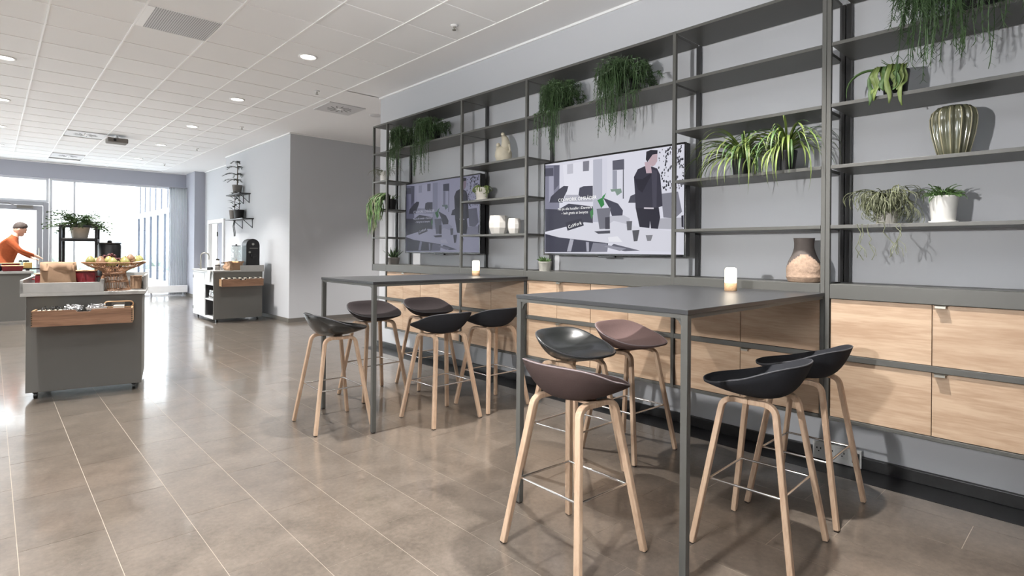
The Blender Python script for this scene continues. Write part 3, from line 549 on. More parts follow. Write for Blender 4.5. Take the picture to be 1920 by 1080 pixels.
# ================================================================ bar tables
def table(x0, x1, y0, y1, label):
    t = thing('bar_table', label, 'table', (x0, y0, 0), 0, 'tall grey bar tables'); lx, ly = x1-x0, y1-y0
    part('table_top', MB().box(0, lx-.001, 0, ly, TZ-.020, TZ), M['tabl'], t, bevel=.002)
    a = .03
    part('apron', MB().box(.004, a, a, ly-a, TZ-.036, TZ-.0205), M['rack'], t)
    for yy in (.004, ly-a): part('apron', MB().box(a, lx-.002, yy, yy+a-.004, TZ-.036, TZ-.0205), M['rack'], t)
    for yy in (.003, ly-.033):
        g = part('leg', MB().box(.003, .033, yy, yy+.030, .008, TZ-.0205), M['rack'], t, bevel=.002)
        part('glide', MB().box(.006, .030, yy+.003, yy+.027, 0, .008), M['glide'], g)
        sgn = 1 if yy < .1 else -1
        part('corner_bracket', MB().prism([(.012, yy+.015+sgn*.015, TZ-.037), (.012, yy+.015+sgn*.05, TZ-.037), (.012, yy+.015+sgn*.03, TZ-.048), (.012, yy+.015+sgn*.015, TZ-.075)], (.008, 0, 0)), M['rack'], t)
table(2.010, XF-.001, 1.140, 2.125, 'tall dark grey bar table nearest the camera, with two legs')
table(1.995, XF-.001, 3.590, 4.450, 'tall dark grey bar table farther from the camera')
def candle_lamp(x, y, label):
    t = thing('table_lamp', label, 'lamp', (x, y, TZ), 0, 'small glowing table lamps')
    part('oak_base', MB().lathe([(.001, 0), (.034, 0), (.036, .003), (.036, .044), (.034, .047), (.001, .047)], 28), M['oakx'], t, 35)
    part('shade', MB().lathe([(.001, .047), (.033, .047), (.034, .05), (.034, .125), (.031, .135), (.022, .139), (.001, .139)], 28), M['lampglass'], t, 40)
    l = bpy.data.objects.new('lamp_glow', LG); C.objects.link(l); l.parent = t; l.location = (0, 0, .20)
LG = bpy.data.lights.new('lamp_glow', 'POINT'); LG.energy = .5; LG.color = (1, .8, .55); LG.shadow_soft_size = .04
candle_lamp(3.262, 1.57, 'small glowing oak-based lamp on the nearer bar table'); candle_lamp(3.288, 4.02, 'small glowing oak-based lamp on the farther bar table')
# ================================================================ stools
def seat_meshes():
    nt, nr = 56, 12; zb = .668
    def outl(t):
        c, s = math.cos(t), math.sin(t); e = 2/2.3
        x = .240*math.copysign(abs(c)**e, c); y = (.245 if s > 0 else .2)*math.copysign(abs(s)**e, s)
        if s > 0: x *= 1-.16*s*s
        return x, y
    def rim(t):
        b = (1-math.sin(t))/2; b = (b*b*(3-2*b))**1.2; return .724+.110*b
    mb = MB(); vs_ = []; fs = []
    # inner (top) surface rings from centre out, then over the rim, then outer surface down to the bottom
    rings = []
    for i in range(nr+1):
        q = i/nr*.93; ring = []
        for k in range(nt):
            t = 2*math.pi*k/nt; x, y = outl(t); b = (1-math.sin(t))/2; zr = rim(t)
            p = 2.1+1.6*b; zc = .724
            z = zc+(zr-zc)*(q/.93)**p if b > .25 else zc+(zr-.006-zc)*(q/.93)**2
            z += .012*math.exp(-((y*q-.055)/.05)**2)*(1-(q)**2)
            ring.append((x*q, y*q, z))
        rings.append(ring)
    for dq, dz in ((.965, .005), (.99, .002), (1.0, -.008)):
        rings.append([(outl(2*math.pi*k/nt)[0]*dq, outl(2*math.pi*k/nt)[1]*dq, rim(2*math.pi*k/nt)+dz) for k in range(nt)])
    for i in range(9, -1, -1):
        q = i/10; ring = []
        for k in range(nt):
            t = 2*math.pi*k/nt; x, y = outl(t); zr = rim(t)-.008; b = (1-math.sin(t))/2
            f = q**(1.25+1.5*b) ; ring.append((x*(q**.72), y*(q**.72), zb+(zr-zb)*f))
        rings.append(ring)
    for r in rings: vs_ += r
    for i in range(len(rings)-1):
        for k in range(nt): fs.append((i*nt+k, i*nt+(k+1) % nt, (i+1)*nt+(k+1) % nt, (i+1)*nt+k))
    mb.add(vs_, fs); seat = mb.mesh('seat', 1)
    pip = MB().tube([(outl(2*math.pi*k/nt)[0]*.995, outl(2*math.pi*k/nt)[1]*.995, rim(2*math.pi*k/nt)+.0005) for k in range(nt)], .0035, 6, closed=True).mesh('piping', 1)
    return seat, pip
seat_me, pip_me = seat_meshes()
def leg_mesh(sx, sy):
    fx, fy, tx, ty = .226, .212, .140, .118
    A = Vector((sx*fx, sy*fy, .004)); B = Vector((sx*tx, sy*ty, .625)); Cc = Vector((sx*.134, sy*.100, .659)); D = Vector((sx*.130, sy*.055, .662)); E_ = Vector((sx*.130, 0, .660))
    pts = [A, A.lerp(B, .5), B]
    top = Vector((sx*.135, sy*.108, .664))
    for k in range(1, 6):
        t = k/6; pts.append(B*(1-t)**2+top*2*t*(1-t)+D*t*t)
    pts += [D, E_]; n = len(pts)
    return MB().sweep(pts, .030, [.024]*3+[.024]*5+[.022, .022], (1, 0, 0)).mesh('leg')
leg_me = [leg_mesh(sx, sy) for sx in (-1, 1) for sy in (-1, 1)]
def foot_mesh(sx, sy): return MB().hexa([(sx*.226+a, sy*.212+b, 0) for a, b in ((-.011, -.009), (.011, -.009), (.011, .009), (-.011, .009))], [(sx*.226+a, sy*.212+b, .005) for a, b in ((-.011, -.009), (.011, -.009), (.011, .009), (-.011, .009))]).mesh('glide')
foot_me = [foot_mesh(sx, sy) for sx in (-1, 1) for sy in (-1, 1)]
hx, hy = .226-.086*.29/.62, .212-.094*.29/.62
ringp = []
for cx, cy in ((hx, hy), (-hx, hy), (-hx, -hy), (hx, -hy)): ringp.append(Vector((cx-.012*math.copysign(1, cx), cy-.012*math.copysign(1, cy), .295)))
rp2 = []
for i in range(4): rp2 += [ringp[i].lerp(ringp[(i+1) % 4], t) for t in (.0, .03, .5, .97)]
rest_me = MB().tube(rp2, .0055, 8, closed=True).mesh('footrest', 1)
brk_me = MB().box(-.12, .12, -.03, .03, .660, .671).mesh('bracket')
def stool(x, y, rz, seat_m, pipe_m, label):
    t = thing('bar_stool', label, 'bar stool', (x, y, 0), rz, 'upholstered bar stools with ash legs')
    s = put('seat', seat_me.copy(), seat_m, t); p = put('piping', pip_me.copy(), pipe_m, s)
    for k in range(4): l = put('leg', leg_me[k], M['ash'], t, .004); put('glide', foot_me[k], M['glide'], l)
    put('footrest', rest_me, M['steel'], t); put('seat_bracket', brk_me, M['ash'], t)
for a in (leg_me, foot_me): pass
PI = math.pi
# rz = 0 faces +Y; facing +X is -90 degrees; facing -Y is 180 degrees
stool(1.900, 4.020, -PI/2-.06, M['leather'], M['pipedk'], 'black leather bar stool at the outer end of the farther table')
stool(2.56, 4.590, PI+.05, M['felt_dark'], M['pipedk'], 'dark brown bar stool behind the farther table, nearer its outer end')
stool(2.60, 3.600, .03, M['felt_navy'], M['pipedk'], 'charcoal bar stool in front of the farther table, beside its leg')
stool(3.16, 4.600, PI-.05, M['felt_dark'], M['pipedk'], 'dark brown bar stool behind the farther table, close to the cabinets')
stool(3.15, 3.620, 0, M['felt_navy'], M['pipedk'], 'charcoal bar stool in front of the farther table, close to the cabinets')
stool(1.900, 1.630, -PI/2-.04, M['felt_brown'], M['pipe'], 'brown felt bar stool at the outer end of the nearer table')
stool(2.55, 2.190, PI+.03, M['leather'], M['pipedk'], 'black leather bar stool behind the nearer table, beside a mauve one')
stool(3.125, 2.200, PI-.02, M['felt_pink'], M['pipe'], 'mauve felt bar stool behind the nearer table by the cabinets')
stool(2.565, 1.090, .04, M['felt_navy'], M['pipedk'], 'charcoal bar stool in the foreground on the right of the nearer table')
stool(3.155, 1.100, .02, M['felt_navy'], M['pipedk'], 'charcoal bar stool at the nearer table, closest to the right cabinets')
# wall socket strip
t = thing('socket_strip', 'pale wall socket strip on the baseboard behind the stools', 'socket', (WX-.032, 1.175, 0))
part('plate', MB().box(-.012, 0, -.138, .138, .004, .112), M['sock'], t, bevel=.003)
for k, y in enumerate((.10, .033, -.033)):
    f = part('socket', MB().box(-.016, -.0125, y-.03, y+.03, .04, .10), M['sock'], t, bevel=.002)
    for dy in (-.011, .011): part('pin_hole', MB().box(-.0172, -.016, y+dy-.003, y+dy+.003, .068, .080), M['blk'], f)
    part('earth_hole', MB().box(-.0172, -.016, y-.004, y+.004, .052, .059), M['blk'], f)
part('black_plug', MB().box(-.035, -.0125, -.128, -.092, .035, .095), M['blk'], t, bevel=.004)
# ================================================================ plants and ornaments on the rack
SX = 3.70
def pot_part(t, prof, m, name='pot', seg=28, fn=None, soil=None):
    part(name, MB().lathe(prof, seg, fn=fn), m, t, 35)
    if soil: part('soil', MB().lathe([(.001, soil[1]-.004), (soil[0], soil[1]-.004), (soil[0], soil[1]), (.001, soil[1]+.004)], 20), M['soil'], t, 1)
def tapered(rb, rt, h, lip=.004, wall=.006): return [(.001, 0), (rb, 0), (rb+(rt-rb)*.9, h*.9), (rt, h*.92), (rt, h), (rt-wall, h), (rt-wall-.004, h*.84), (.001, h*.84)]
def hanging(loc, label, r, h, n, lmin, lmax, seed, mt, front=.75, spread=1.0, needle=.030, cat='hanging plant', side=0.0):
    """trailing cactus: a dark pot, a dense mop on top, needled strands falling over the shelf edge"""
    rnd = random.Random(seed); t = thing('trailing_plant', label, cat, loc, 0, 'trailing plants on the top shelf')
    pot_part(t, tapered(r*.75, r, h), M['blkpot'], soil=(r-.012, h*.9))
    mb = MB()
    for i in range(n):
        a = rnd.gauss(PI, .85)*1.0 if rnd.random() < front else rnd.uniform(0, 2*PI)      # PI = toward the room
        r0 = r*rnd.uniform(.1, .9); p = Vector((r0*math.cos(a), r0*math.sin(a), h*.95))
        outr = rnd.uniform(.5, 1.0)*r*1.6*spread; L_ = (lmin*.5+(lmax-lmin*.5)*rnd.random()**1.9)*(1.0 if abs((a % (2*PI))-PI) < 1.2 else .35); rise = rnd.uniform(.02, .14)
        d = Vector((math.cos(a), math.sin(a)+side*rnd.uniform(0, 1), 0)); pts = []; m = 13
        for k in range(m+1):
            s = k/m
            if s < .35: q = s/.35; z = p.z+rise*math.sin(q*PI*.5); o_ = outr*q
            else: q = (s-.35)/.65; z = p.z+rise-L_*q**1.15; o_ = outr*(1+.10*q)
            w_ = .010*math.sin(s*9+i); pt = p+d*o_+Vector((-d.y, d.x, 0))*w_; pt.z = z
            if pt.z < h*.98 and pt.x > -.155 and abs(pt.y) < 99 and z < -.005: pt.x = min(pt.x, -.172)
            pt.x = min(pt.x, WX-loc[0]-.012)
            pts.append(pt)
        mb.tube(pts, [.0022]*len(pts), 3, cap=False)
        for k in range(2, m+1):
            for sgn in (-1, 1):
                for sub in (0, .5):
                    if rnd.random() < .15: continue
                    b = pts[k].lerp(pts[k-1], sub); tg = (pts[k]-pts[k-1]).normalized(); sd = Vector((rnd.uniform(-1, 1), rnd.uniform(-1, 1), 0)); sd = (sd-tg*sd.dot(tg)); sd = sd.normalized() if sd.length > .01 else Vector((0, 1, 0))
                    e = b+(sd*sgn*.75+tg*.65).normalized()*needle*rnd.uniform(.6, 1.2); wv = tg.cross(sd)*.0024
                    mb.add([b-wv, b+wv, e+wv*.5, e-wv*.5], [(0, 1, 2, 3)]); wv2 = sd*.0014
    part('foliage', mb, mt, t, 0, kind='stuff')
    return t
S2 = LV[1]
hanging((SX-.03, 3.30, S2), 'dark green trailing plant above the left end of the nearer screen', .085, .12, 170, .16, .56, 1, M['leafd'])
hanging((SX-.03, 2.62, S2), 'dark green trailing plant above the middle of the nearer screen', .095, .13, 185, .14, .54, 2, M['leafd'], spread=1.2)
hanging((SX-.03, 5.83, S2), 'dark green trailing plant above the left end of the farther screen', .085, .12, 150, .15, .52, 3, M['leafd'])
hanging((SX-.03, 5.27, S2), 'dark green trailing plant above the middle of the farther screen', .09, .14, 160, .15, .56, 4, M['leafd'], side=.2)
hanging((SX-.03, .47, S2), 'large trailing plant on the top right shelf with long feathery strands', .12, .16, 250, .18, .52, 5, M['leafd'], spread=1.5, needle=.040)
def strap_leaf(mb, p0, az, L_, wd, elev, droop, n=9, fold=.25, wav=0):
    """arching strap leaf with a fold along its middle"""
    d = Vector((math.cos(az), math.sin(az), 0)); sd = Vector((-d.y, d.x, 0)); p = Vector(p0); ang = elev; vs_ = []; fs = []
    for k in range(n+1):
        s = k/n; w_ = wd*(math.sin(PI*min(.98, .18+.82*s)))**.7*(1 if s < .7 else (1-s)/.3*.9+.1)
        q = p+sd*wav*math.sin(s*6)
        nrm = Vector((-d.x*math.sin(ang), -d.y*math.sin(ang), math.cos(ang)))
        if q.z < .005 and q.x > -.150 and p0[2] < .2: q = Vector((q.x, q.y, .005))
        vs_ += [q-sd*w_/2+nrm*w_*fold, q, q+sd*w_/2+nrm*w_*fold]
        p = p+(d*math.cos(ang)+Vector((0, 0, 1))*math.sin(ang))*L_/n; ang -= droop/n
    for k in range(n): a = 3*k; fs += [(a, a+1, a+4, a+3), (a+1, a+2, a+5, a+4)]
    mb.add(vs_, fs)
def spider(loc, label, seed, n, L0, L1, lean=0, mt='leafs', r=.065, h=.115, wd=.014, grp='spider plants on the shelf'):
    rnd = random.Random(seed); t = thing('spider_plant', label, 'potted plant', loc, 0, grp)
    pot_part(t, tapered(r*.78, r, h), M['blkpot'], soil=(r-.01, h*.9))
    for i in range(n):
        az = (2*PI*i/n+rnd.uniform(-.3, .3)); 
        if math.cos(az) > .3: az = PI-az            # most leaves arch toward the room
        az += lean*rnd.uniform(0, 1)
        el = rnd.uniform(.4, 1.45); L_ = rnd.uniform(L0, L1)*(1 if math.cos(az) < .2 else .5)
        mb = MB(); strap_leaf(mb, (.02*math.cos(az), .02*math.sin(az), h*.9), az, L_, wd*rnd.uniform(.7, 1.15), el, rnd.uniform(2.0, 3.3), wav=.006)
        part('leaf', mb, M[mt] if rnd.random() < .7 else M['leafm'], t, 1)
    return t
spider((SX-.02, 1.70, LV[3]), 'green spider plant in a black pot, left one of the pair', 11, 74, .28, .50)
spider((SX-.02, 1.42, LV[3]), 'taller green spider plant in a black pot, right one of the pair', 12, 78, .30, .54, r=.07, h=.135)
# strap cactus in a black pot
rnd = random.Random(21); t = thing('strap_cactus', 'light green strap cactus drooping from a black pot', 'potted plant', (SX-.01, .835, LV[2]))
pot_part(t, tapered(.052, .068, .155), M['blkpot'], soil=(.056, .14))
def fall_leaf(path, wd, twist=0):
    mb = MB(); vs_ = []; fs = []; n = len(path)
    for k, p in enumerate(path):
        p = Vector(p); tg = (Vector(path[min(k+1, n-1)])-Vector(path[max(k-1, 0)])).normalized(); sd = Vector((-.35*math.sin(twist+k*.35), 1, .1)); sd = (sd-tg*sd.dot(tg)).normalized(); nr = tg.cross(sd); w_ = wd*(.55 if k == 0 else 1 if k < n-2 else .75 if k < n-1 else .2)*(1+.12*math.sin(k*2.3+twist))
        vs_ += [p-sd*w_/2-nr*w_*.22, p, p+sd*w_/2-nr*w_*.22]
    for k in range(n-1): q = 3*k; fs += [(q, q+1, q+4, q+3), (q+1, q+2, q+5, q+4)]
    return mb.add(vs_, fs)
for i in range(11):
    y = .085-.15*i/10; x0 = -.03-.05*rnd.random(); dn = rnd.uniform(.10, .215); path = [(-.01, y*.45, .148), (x0*.9, y*.75, .172), (x0-.045, y*.95, .165), (x0-.075, y, .13)]
    for k in range(1, 7): path.append((x0-.082-.012*math.sin(k*.8+i), y+.008*math.sin(k+i), .13-dn*k/6))
    if path[-1][2] < .02: path = [(min(p[0], -.168) if p[2] < .03 else p[0], p[1], p[2]) for p in path]
    o = part('leaf', fall_leaf(path, rnd.uniform(.014, .022), i), M['leafl'] if i % 4 else M['leafm'], t, 1); s_ = o.modifiers.new('thickness', 'SOLIDIFY'); s_.thickness = .004
mb = MB(); strap_leaf(mb, (-.02, .05, .15), PI*.62, .27, .028, .45, 2.3, 10, .35); o = part('leaf', mb, M['leafm'], t, 1); s_ = o.modifiers.new('thickness', 'SOLIDIFY'); s_.thickness = .003
for i in range(7):
    az = rnd.uniform(0, 2*PI); part('stem', MB().tube([(.02*math.cos(az), .02*math.sin(az), .14), (.04*math.cos(az), .04*math.sin(az), .2), (.07*math.cos(az), .07*math.sin(az), .225)], .0015, 5), M['leafm'], t)
# glazed ribbed cactus vase
t = thing('cactus_vase', 'glazed olive ribbed cactus-shaped vase on the right shelf', 'vase', (SX-.01, .575, LV[3]))
NR = 13
ribf = lambda a, z: .86+.17*abs(math.sin(a*NR/2))**.7
part('body', MB().lathe([(.001, 0), (.060, 0), (.063, .004), (.074, .05), (.088, .11), (.097, .17), (.098, .205), (.091, .238), (.070, .262), (.035, .270), (.001, .262)], 112, fn=ribf), M['cact'], t, 1)
for k in range(NR):
    a = 2*PI*(k+.5)/NR; pts = [(r_*1.015*math.cos(a), r_*1.015*math.sin(a), z) for r_, z in ((.063, .006), (.074, .05), (.088, .11), (.097, .17), (.098, .21), (.090, .24), (.070, .259))]
    part('rib', MB().tube(pts, [.003, .0035, .004, .004, .004, .0035, .002], 6), M['cactl'], t, 1)
def twig_plant(loc, label, seed, r, h, potm, mt, n, L0, L1, droop, thick=.0022, front=.8, saucer=False, name='potted_plant', up=(.2, 1.2), grp=None, br=3, pname='pot'):
    rnd = random.Random(seed); t = thing(name, label, 'potted plant', loc, 0, grp)
    pot_part(t, tapered(r*.8, r, h), potm, pname, soil=(r-.01, h*.9))
    if saucer: part('saucer', MB().lathe([(.001, 0), (r*.95, 0), (r*1.02, .012), (r*.98, .012), (r*.9, .005), (.001, .005)], 28), potm, t, 1)
    mb = MB()
    def grow(p, az, el, L_, th, lev):
        m = 6; pts = [Vector(p)]; e = el
        for k in range(m):
            az2 = az+rnd.uniform(-.25, .25); pts.append(pts[-1]+Vector((math.cos(az2)*math.cos(e), math.sin(az2)*math.cos(e), math.sin(e)))*L_/m); e -= droop/m*rnd.uniform(.6, 1.4)
            if pts[-1].z < .006 and pts[-1].x > -.16: pts[-1].z = .006
            pts[-1].x = min(pts[-1].x, .19)
        mb.tube(pts, [th]*(m)+[th*.5], 4)
        if lev: 
            for k in range(br): q = rnd.randint(2, m); grow(pts[q], az+rnd.uniform(-.9, .9), e+rnd.uniform(-.3, .9), L_*rnd.uniform(.35, .6), th*.85, lev-1)
    for i in range(n):
        az = rnd.gauss(PI, .9) if rnd.random() < front else rnd.uniform(0, 2*PI); grow((r*.6*math.cos(az)*rnd.random(), r*.6*math.sin(az)*rnd.random(), h*.9), az, rnd.uniform(*up), rnd.uniform(L0, L1), thick, 1)
    part('foliage', mb, mt, t, 0, kind='stuff'); return t
twig_plant((SX-.02, .87, LV[4]), 'olive twiggy plant spilling from a stone pot', 31, .062, .145, M['terr'], M['leafo'], 120, .08, .19, 1.9, .0022, br=4, up=(.0, 1.35))
t = bpy.data.objects['potted_plant']
mb = MB(); rnd = random.Random(32)
for i in range(6):
    y = rnd.uniform(-.12, .10); p = [Vector((-.19, y, .0))]
    for k in range(7): p.append(p[-1]+Vector((rnd.uniform(-.006, .006), rnd.uniform(-.02, .015), -rnd.uniform(.02, .034))))
    mb.tube(p, .002, 4); q = p[4]; mb.tube([q, q+Vector((0, -.03, -.03)), q+Vector((0, -.035, -.07))], .0016, 4)
part('trailing_twigs', mb, M['leafo'], t, kind='stuff')
twig_plant((SX-.01, .615, LV[4]), 'white pot of short green succulent on a saucer', 33, .064, .145, M['potw'], M['leafm'], 110, .035, .085, 1.0, .003, .2, True, up=(.5, 1.5), br=1)
twig_plant((SX-.06, 3.475, RT), 'small pale pot of green succulent below the nearer screen', 34, .062, .085, M['concrete'], M['leafm'], 60, .02, .05, .6, .004, .2, up=(.5, 1.5), br=1)
twig_plant((SX-.03, 4.40, LV[3]), 'stone pot of drooping yellow-green plant beside the farther screen', 35, .070, .135, M['terr'], M['leafl'], 40, .05, .11, 2.4, .004, .3, True, up=(.3, 1.3), br=2)
twig_plant((SX-.05, 6.30, LV[2]), 'pale pot of wispy plant on the top left end shelf', 36, .062, .13, M['potw'], M['leafo'], 26, .10, .20, 1.6, .0016, .3, up=(.3, 1.2), br=3)
# trailing leafy plant at the left end
rnd = random.Random(41); t = thing('trailing_leaf_plant', 'green leafy plant trailing from a black pot at the rack end', 'potted plant', (SX-.02, 6.20, LV[3]))
pot_part(t, tapered(.06, .075, .13), M['blkpot'], soil=(.062, .118))
for i in range(70):
    y1 = rnd.uniform(-.12, .21); dn = rnd.uniform(.12, .46)*(1 if y1 > -.02 else .7); xo = -.165-rnd.uniform(.0, .05); up = rnd.uniform(.12, .20)
    path = [(-.01, y1*.15, .115), (-.06, y1*.45, up), (-.115, y1*.75, up+.005), (xo+.01, y1*.92, up-.045)]
    for k in range(1, 8): path.append((xo+.012*math.sin(k*.9+i), y1+.012*math.sin(k*1.1+i*2), up-.045-dn*k/7))
    part('leaf', fall_leaf(path, rnd.uniform(.011, .018), i*1.7), M['leafm'] if i % 3 else M['leafo'], t, 1)
for i in range(24):
    az = rnd.uniform(0, 2*PI); mb = MB(); strap_leaf(mb, (.03*math.cos(az), .03*math.sin(az), .12), az, rnd.uniform(.08, .15), .013, rnd.uniform(.6, 1.4), rnd.uniform(.8, 1.8), 7, .2, .006); part('leaf', mb, M['leafm'], t, 1)
# aloe
t = thing('aloe_plant', 'small dark aloe in a grey pot at the rack end', 'potted plant', (SX-.02, 6.12, RT)); pot_part(t, tapered(.062, .078, .085), M['potg'], soil=(.066, .076))
for i in range(16):
    az = 2.4*i; mb = MB(); strap_leaf(mb, (.015*math.cos(az), .015*math.sin(az), .07), az, rnd.uniform(.10, .17), .022, 1.35-.055*i, -.2, 6, .35); o = part('leaf', mb, M['leafd'], t, 1); s_ = o.modifiers.new('thickness', 'SOLIDIFY'); s_.thickness = .004
# clay vase, white vases, cream jug
t = thing('clay_vase', 'bottle vase with dark neck, shelf shade painted below it, and rough sandy belly', 'vase', (SX-.03, 1.30, RT))
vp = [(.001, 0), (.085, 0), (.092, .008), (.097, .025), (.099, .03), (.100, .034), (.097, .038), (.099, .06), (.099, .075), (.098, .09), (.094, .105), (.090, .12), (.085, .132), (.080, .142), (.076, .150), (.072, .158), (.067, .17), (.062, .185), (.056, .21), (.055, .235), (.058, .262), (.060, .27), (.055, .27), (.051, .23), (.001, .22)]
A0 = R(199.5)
def neck_or_shade(z, a): return z > .118+.052*math.cos(1.5*(((a-A0+PI) % (2*PI))-PI))  # dark neck, plus the shelf's shadow painted as an arch toward the camera
for nm, mm, dark in (('belly', 'vasesand', False), ('dark_neck_shade', 'vasedk', True)):
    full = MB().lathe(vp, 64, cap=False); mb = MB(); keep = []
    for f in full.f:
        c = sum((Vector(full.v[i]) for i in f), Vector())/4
        if neck_or_shade(c.z, math.atan2(c.y, c.x)) == dark: keep.append(f)
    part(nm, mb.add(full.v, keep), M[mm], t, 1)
def facet_vase(y, r, h, label):
    t = thing('white_vase', label, 'vase', (SX-.02, y, LV[4]), .3, 'matt white vases on the shelf')
    part('body', MB().lathe([(.001, 0), (r*.72, 0), (r*.80, h*.06), (r, h*.35), (r*1.02, h*.62), (r*.92, h), (r*.86, h), (r*.9, h*.6), (.001, h*.1)], 10), M['vwhite'], t, 0)
    part('band', MB().lathe([(r*.93, h*.97), (r*.945, h*.985), (r*.93, h), (r*.87, h), (r*.87, h*.97)], 10, cap=False), M['vwhite'], t)
facet_vase(4.15, .098, .185, 'larger matt white faceted vase beside a smaller one'); facet_vase(3.925, .062, .150, 'smaller matt white faceted vase beside the larger one')
t = thing('cactus_figure', 'cream ceramic cactus figure with knobbed arms and handle', 'ornament', (SX-.01, 4.10, LV[2]))
part('body', MB().lathe([(.001, 0), (.055, 0), (.072, .03), (.085, .07), (.082, .11), (.06, .15), (.05, .16), (.001, .165)], 24), M['cream'], t, 1)
part('arm', MB().tube([(0, -.03, .13), (0, -.035, .19), (0, -.02, .24), (-.01, -.005, .27)], [.048, .044, .034, .02], 14), M['cream'], t, 1)
part('arm', MB().tube([(0, .06, .10), (0, .078, .14), (0, .075, .175)], [.03, .026, .02], 12), M['cream'], t, 1)
for c, r_ in (((-.01, 0, .285), .020), ((0, .078, .190), .022)): part('knob', MB().ball(c, r_, 12, 8), M['cream'], t, 1)
part('handle', MB().tube([(0, -.05, .18), (0, -.085, .17), (0, -.095, .12), (0, -.07, .08)], .010, 8), M['cream'], t, 1)
# ================================================================ buffet carts
def cart(name, loc, rz, W_, D_, label): return thing(name, label, 'cart', loc, rz)
def castor(x, y, t): part('castor', MB().box(x-.018, x+.018, y-.02, y+.02, .045, .06).tube([(x-.012, y, .025), (x+.012, y, .025)], .025, 14), M['blk'], t)
rz1 = R(-11.33); W1, D1 = .829, .78
c1 = cart('buffet_cart', (.223, 6.334, 0), rz1, W1, D1, 'grey buffet cart with concrete top, left of the tables')
part('cabinet_body', MB().box(0, W1, 0, D1, .06, .885), M['cartg'], c1, bevel=.003)
for x in (.06, W1-.06):
    for y in (.06, D1-.06): castor(x, y, c1)
wt = part('worktop', MB().box(-.035, W1+.03, -.035, D1+.03, .888, .918), M['ctop'], c1, bevel=.003)
part('tray_front', MB().box(-.035, .515, -.035, -.013, .918, 1.005), M['ctop'], wt, bevel=.002)
part('tray_side', MB().hexa([(-.035, -.035, .918), (-.015, -.035, .918), (-.015, D1+.03, .918), (-.035, D1+.03, .918)], [(-.035, -.035, 1.03), (-.015, -.035, 1.03), (-.015, D1+.03, 1.06), (-.035, D1+.03, 1.06)]), M['ctop'], wt)
part('tray_divider', MB().box(.515, .540, -.035, D1*.62, .918, 1.03), M['ctop'], wt, bevel=.002)
part('tray_side', MB().box(W1+.005, W1+.025, .14, D1, .918, 1.05), M['ctop'], wt, bevel=.002)
part('tray_back', MB().box(.54, W1+.005, D1*.5, D1*.5+.02, .918, 1.03), M['ctop'], wt)
part('tray_back', MB().box(-.015, W1+.025, D1+.01, D1+.03, .918, 1.06), M['ctop'], wt)
def drawer(t, x0, x1, y0, z0, z1, depth):
    d = part('drawer_front', MB().prism([(x0, y0, z0), (x1, y0, z0), (x1, y0, z1), ((x0+x1)/2+.06, y0, z1), ((x0+x1)/2+.045, y0, z1-.02), ((x0+x1)/2-.045, y0, z1-.02), ((x0+x1)/2-.06, y0, z1), (x0, y0, z1)], (0, .018, 0)), M['walnut'], t)
    part('drawer_box', MB().box(x0, x0+.014, y0+.018, y0+depth, z0+.005, z1).box(x1-.014, x1, y0+.018, y0+depth, z0+.005, z1).box(x0+.014, x1-.014, y0+.018, y0+depth, z0+.005, z0+.015), M['oakx'], d)
    for k in range(6):
        z = z0+.012+k*(z1-z0-.02)/6
        for xx in (x0, x1): part('dovetail', MB().box(xx-.0008, xx+.0008, y0+.0015, y0+.017, z, z+.011).box(xx-(0 if xx == x0 else .009), xx+(.009 if xx == x0 else 0), y0-.0006, y0+.001, z, z+.011), M['stem'], d)
drawer(c1, .065, .765, -.20, .645, .778, .20)
# what lies in the open drawer (things of their own, placed in the cart's frame)
CM = Matrix.Translation((.223, 6.334, 0)) @ Matrix.Rotation(rz1, 4, 'Z')
def onc(x, y, z): return tuple(CM @ Vector((x, y, z)))
rnd = random.Random(51)
t = thing('drawer_riser', 'dark wooden riser board inside the open cart drawer', 'board', onc(.08, -.178, .661), rz1); part('board', MB().box(0, .50, 0, .155, 0, .05), M['dkint'], t)
def bowl_of(x, y, z, r, h, m, mc, label, n, sz):
    t = thing('snack_bowl', label, 'bowl', onc(x, y, z), rz1, 'bowls in the cart drawer')
    part('bowl', MB().lathe([(.001, 0), (r*.55, 0), (r*.85, h*.5), (r, h), (r*.95, h), (r*.8, h*.5), (r*.5, .008), (.001, .008)], 28), m, t, 1)
    mb = MB()
    for i in range(n):
        a = rnd.uniform(0, 2*PI); q = r*.8*math.sqrt(rnd.random()); s = sz*rnd.uniform(.7, 1.2); c = Vector((q*math.cos(a), q*math.sin(a), h*.8+rnd.uniform(0, .035))); ax = Vector((rnd.gauss(0, 1), rnd.gauss(0, 1), rnd.gauss(0, 1))).normalized()
        mb.tube([c-ax*s, c-ax*s*.5, c+ax*s*.5, c+ax*s], [s*.45, s*.25, s*.25, s*.45], 6)
    part('wrapped_sweets', mb, mc, t, kind='stuff')
bowl_of(.175, -.10, .712, .085, .062, M['cream'], M['bwpk'], 'shallow cream bowl at the left of the open cart drawer', 26, .014)
bowl_of(.335, -.10, .712, .078, .075, M['jar'], M['silver'], 'glass bowl heaped with silver wraps in the cart drawer', 60, .016)
bowl_of(.495, -.10, .712, .078, .075, M['potg'], M['silver'], 'grey bowl heaped with silver wraps in the cart drawer', 60, .016)
t = thing('napkin_holder', 'dark napkin box with cream napkins in the cart drawer', 'napkin holder', onc(.655, -.10, .661), rz1); part('box', MB().box(-.085, .085, -.06, -.05, 0, .085).box(-.085, .085, .05, .06, 0, .085).box(-.085, -.075, -.05, .05, 0, .085).box(.075, .085, -.05, .05, 0, .085), M['dkint'], t)
for k in range(8): part('napkin', MB().box(-.035, .042, -.046+k*.011, -.038+k*.011, 0, .135), M['napkin'], t)
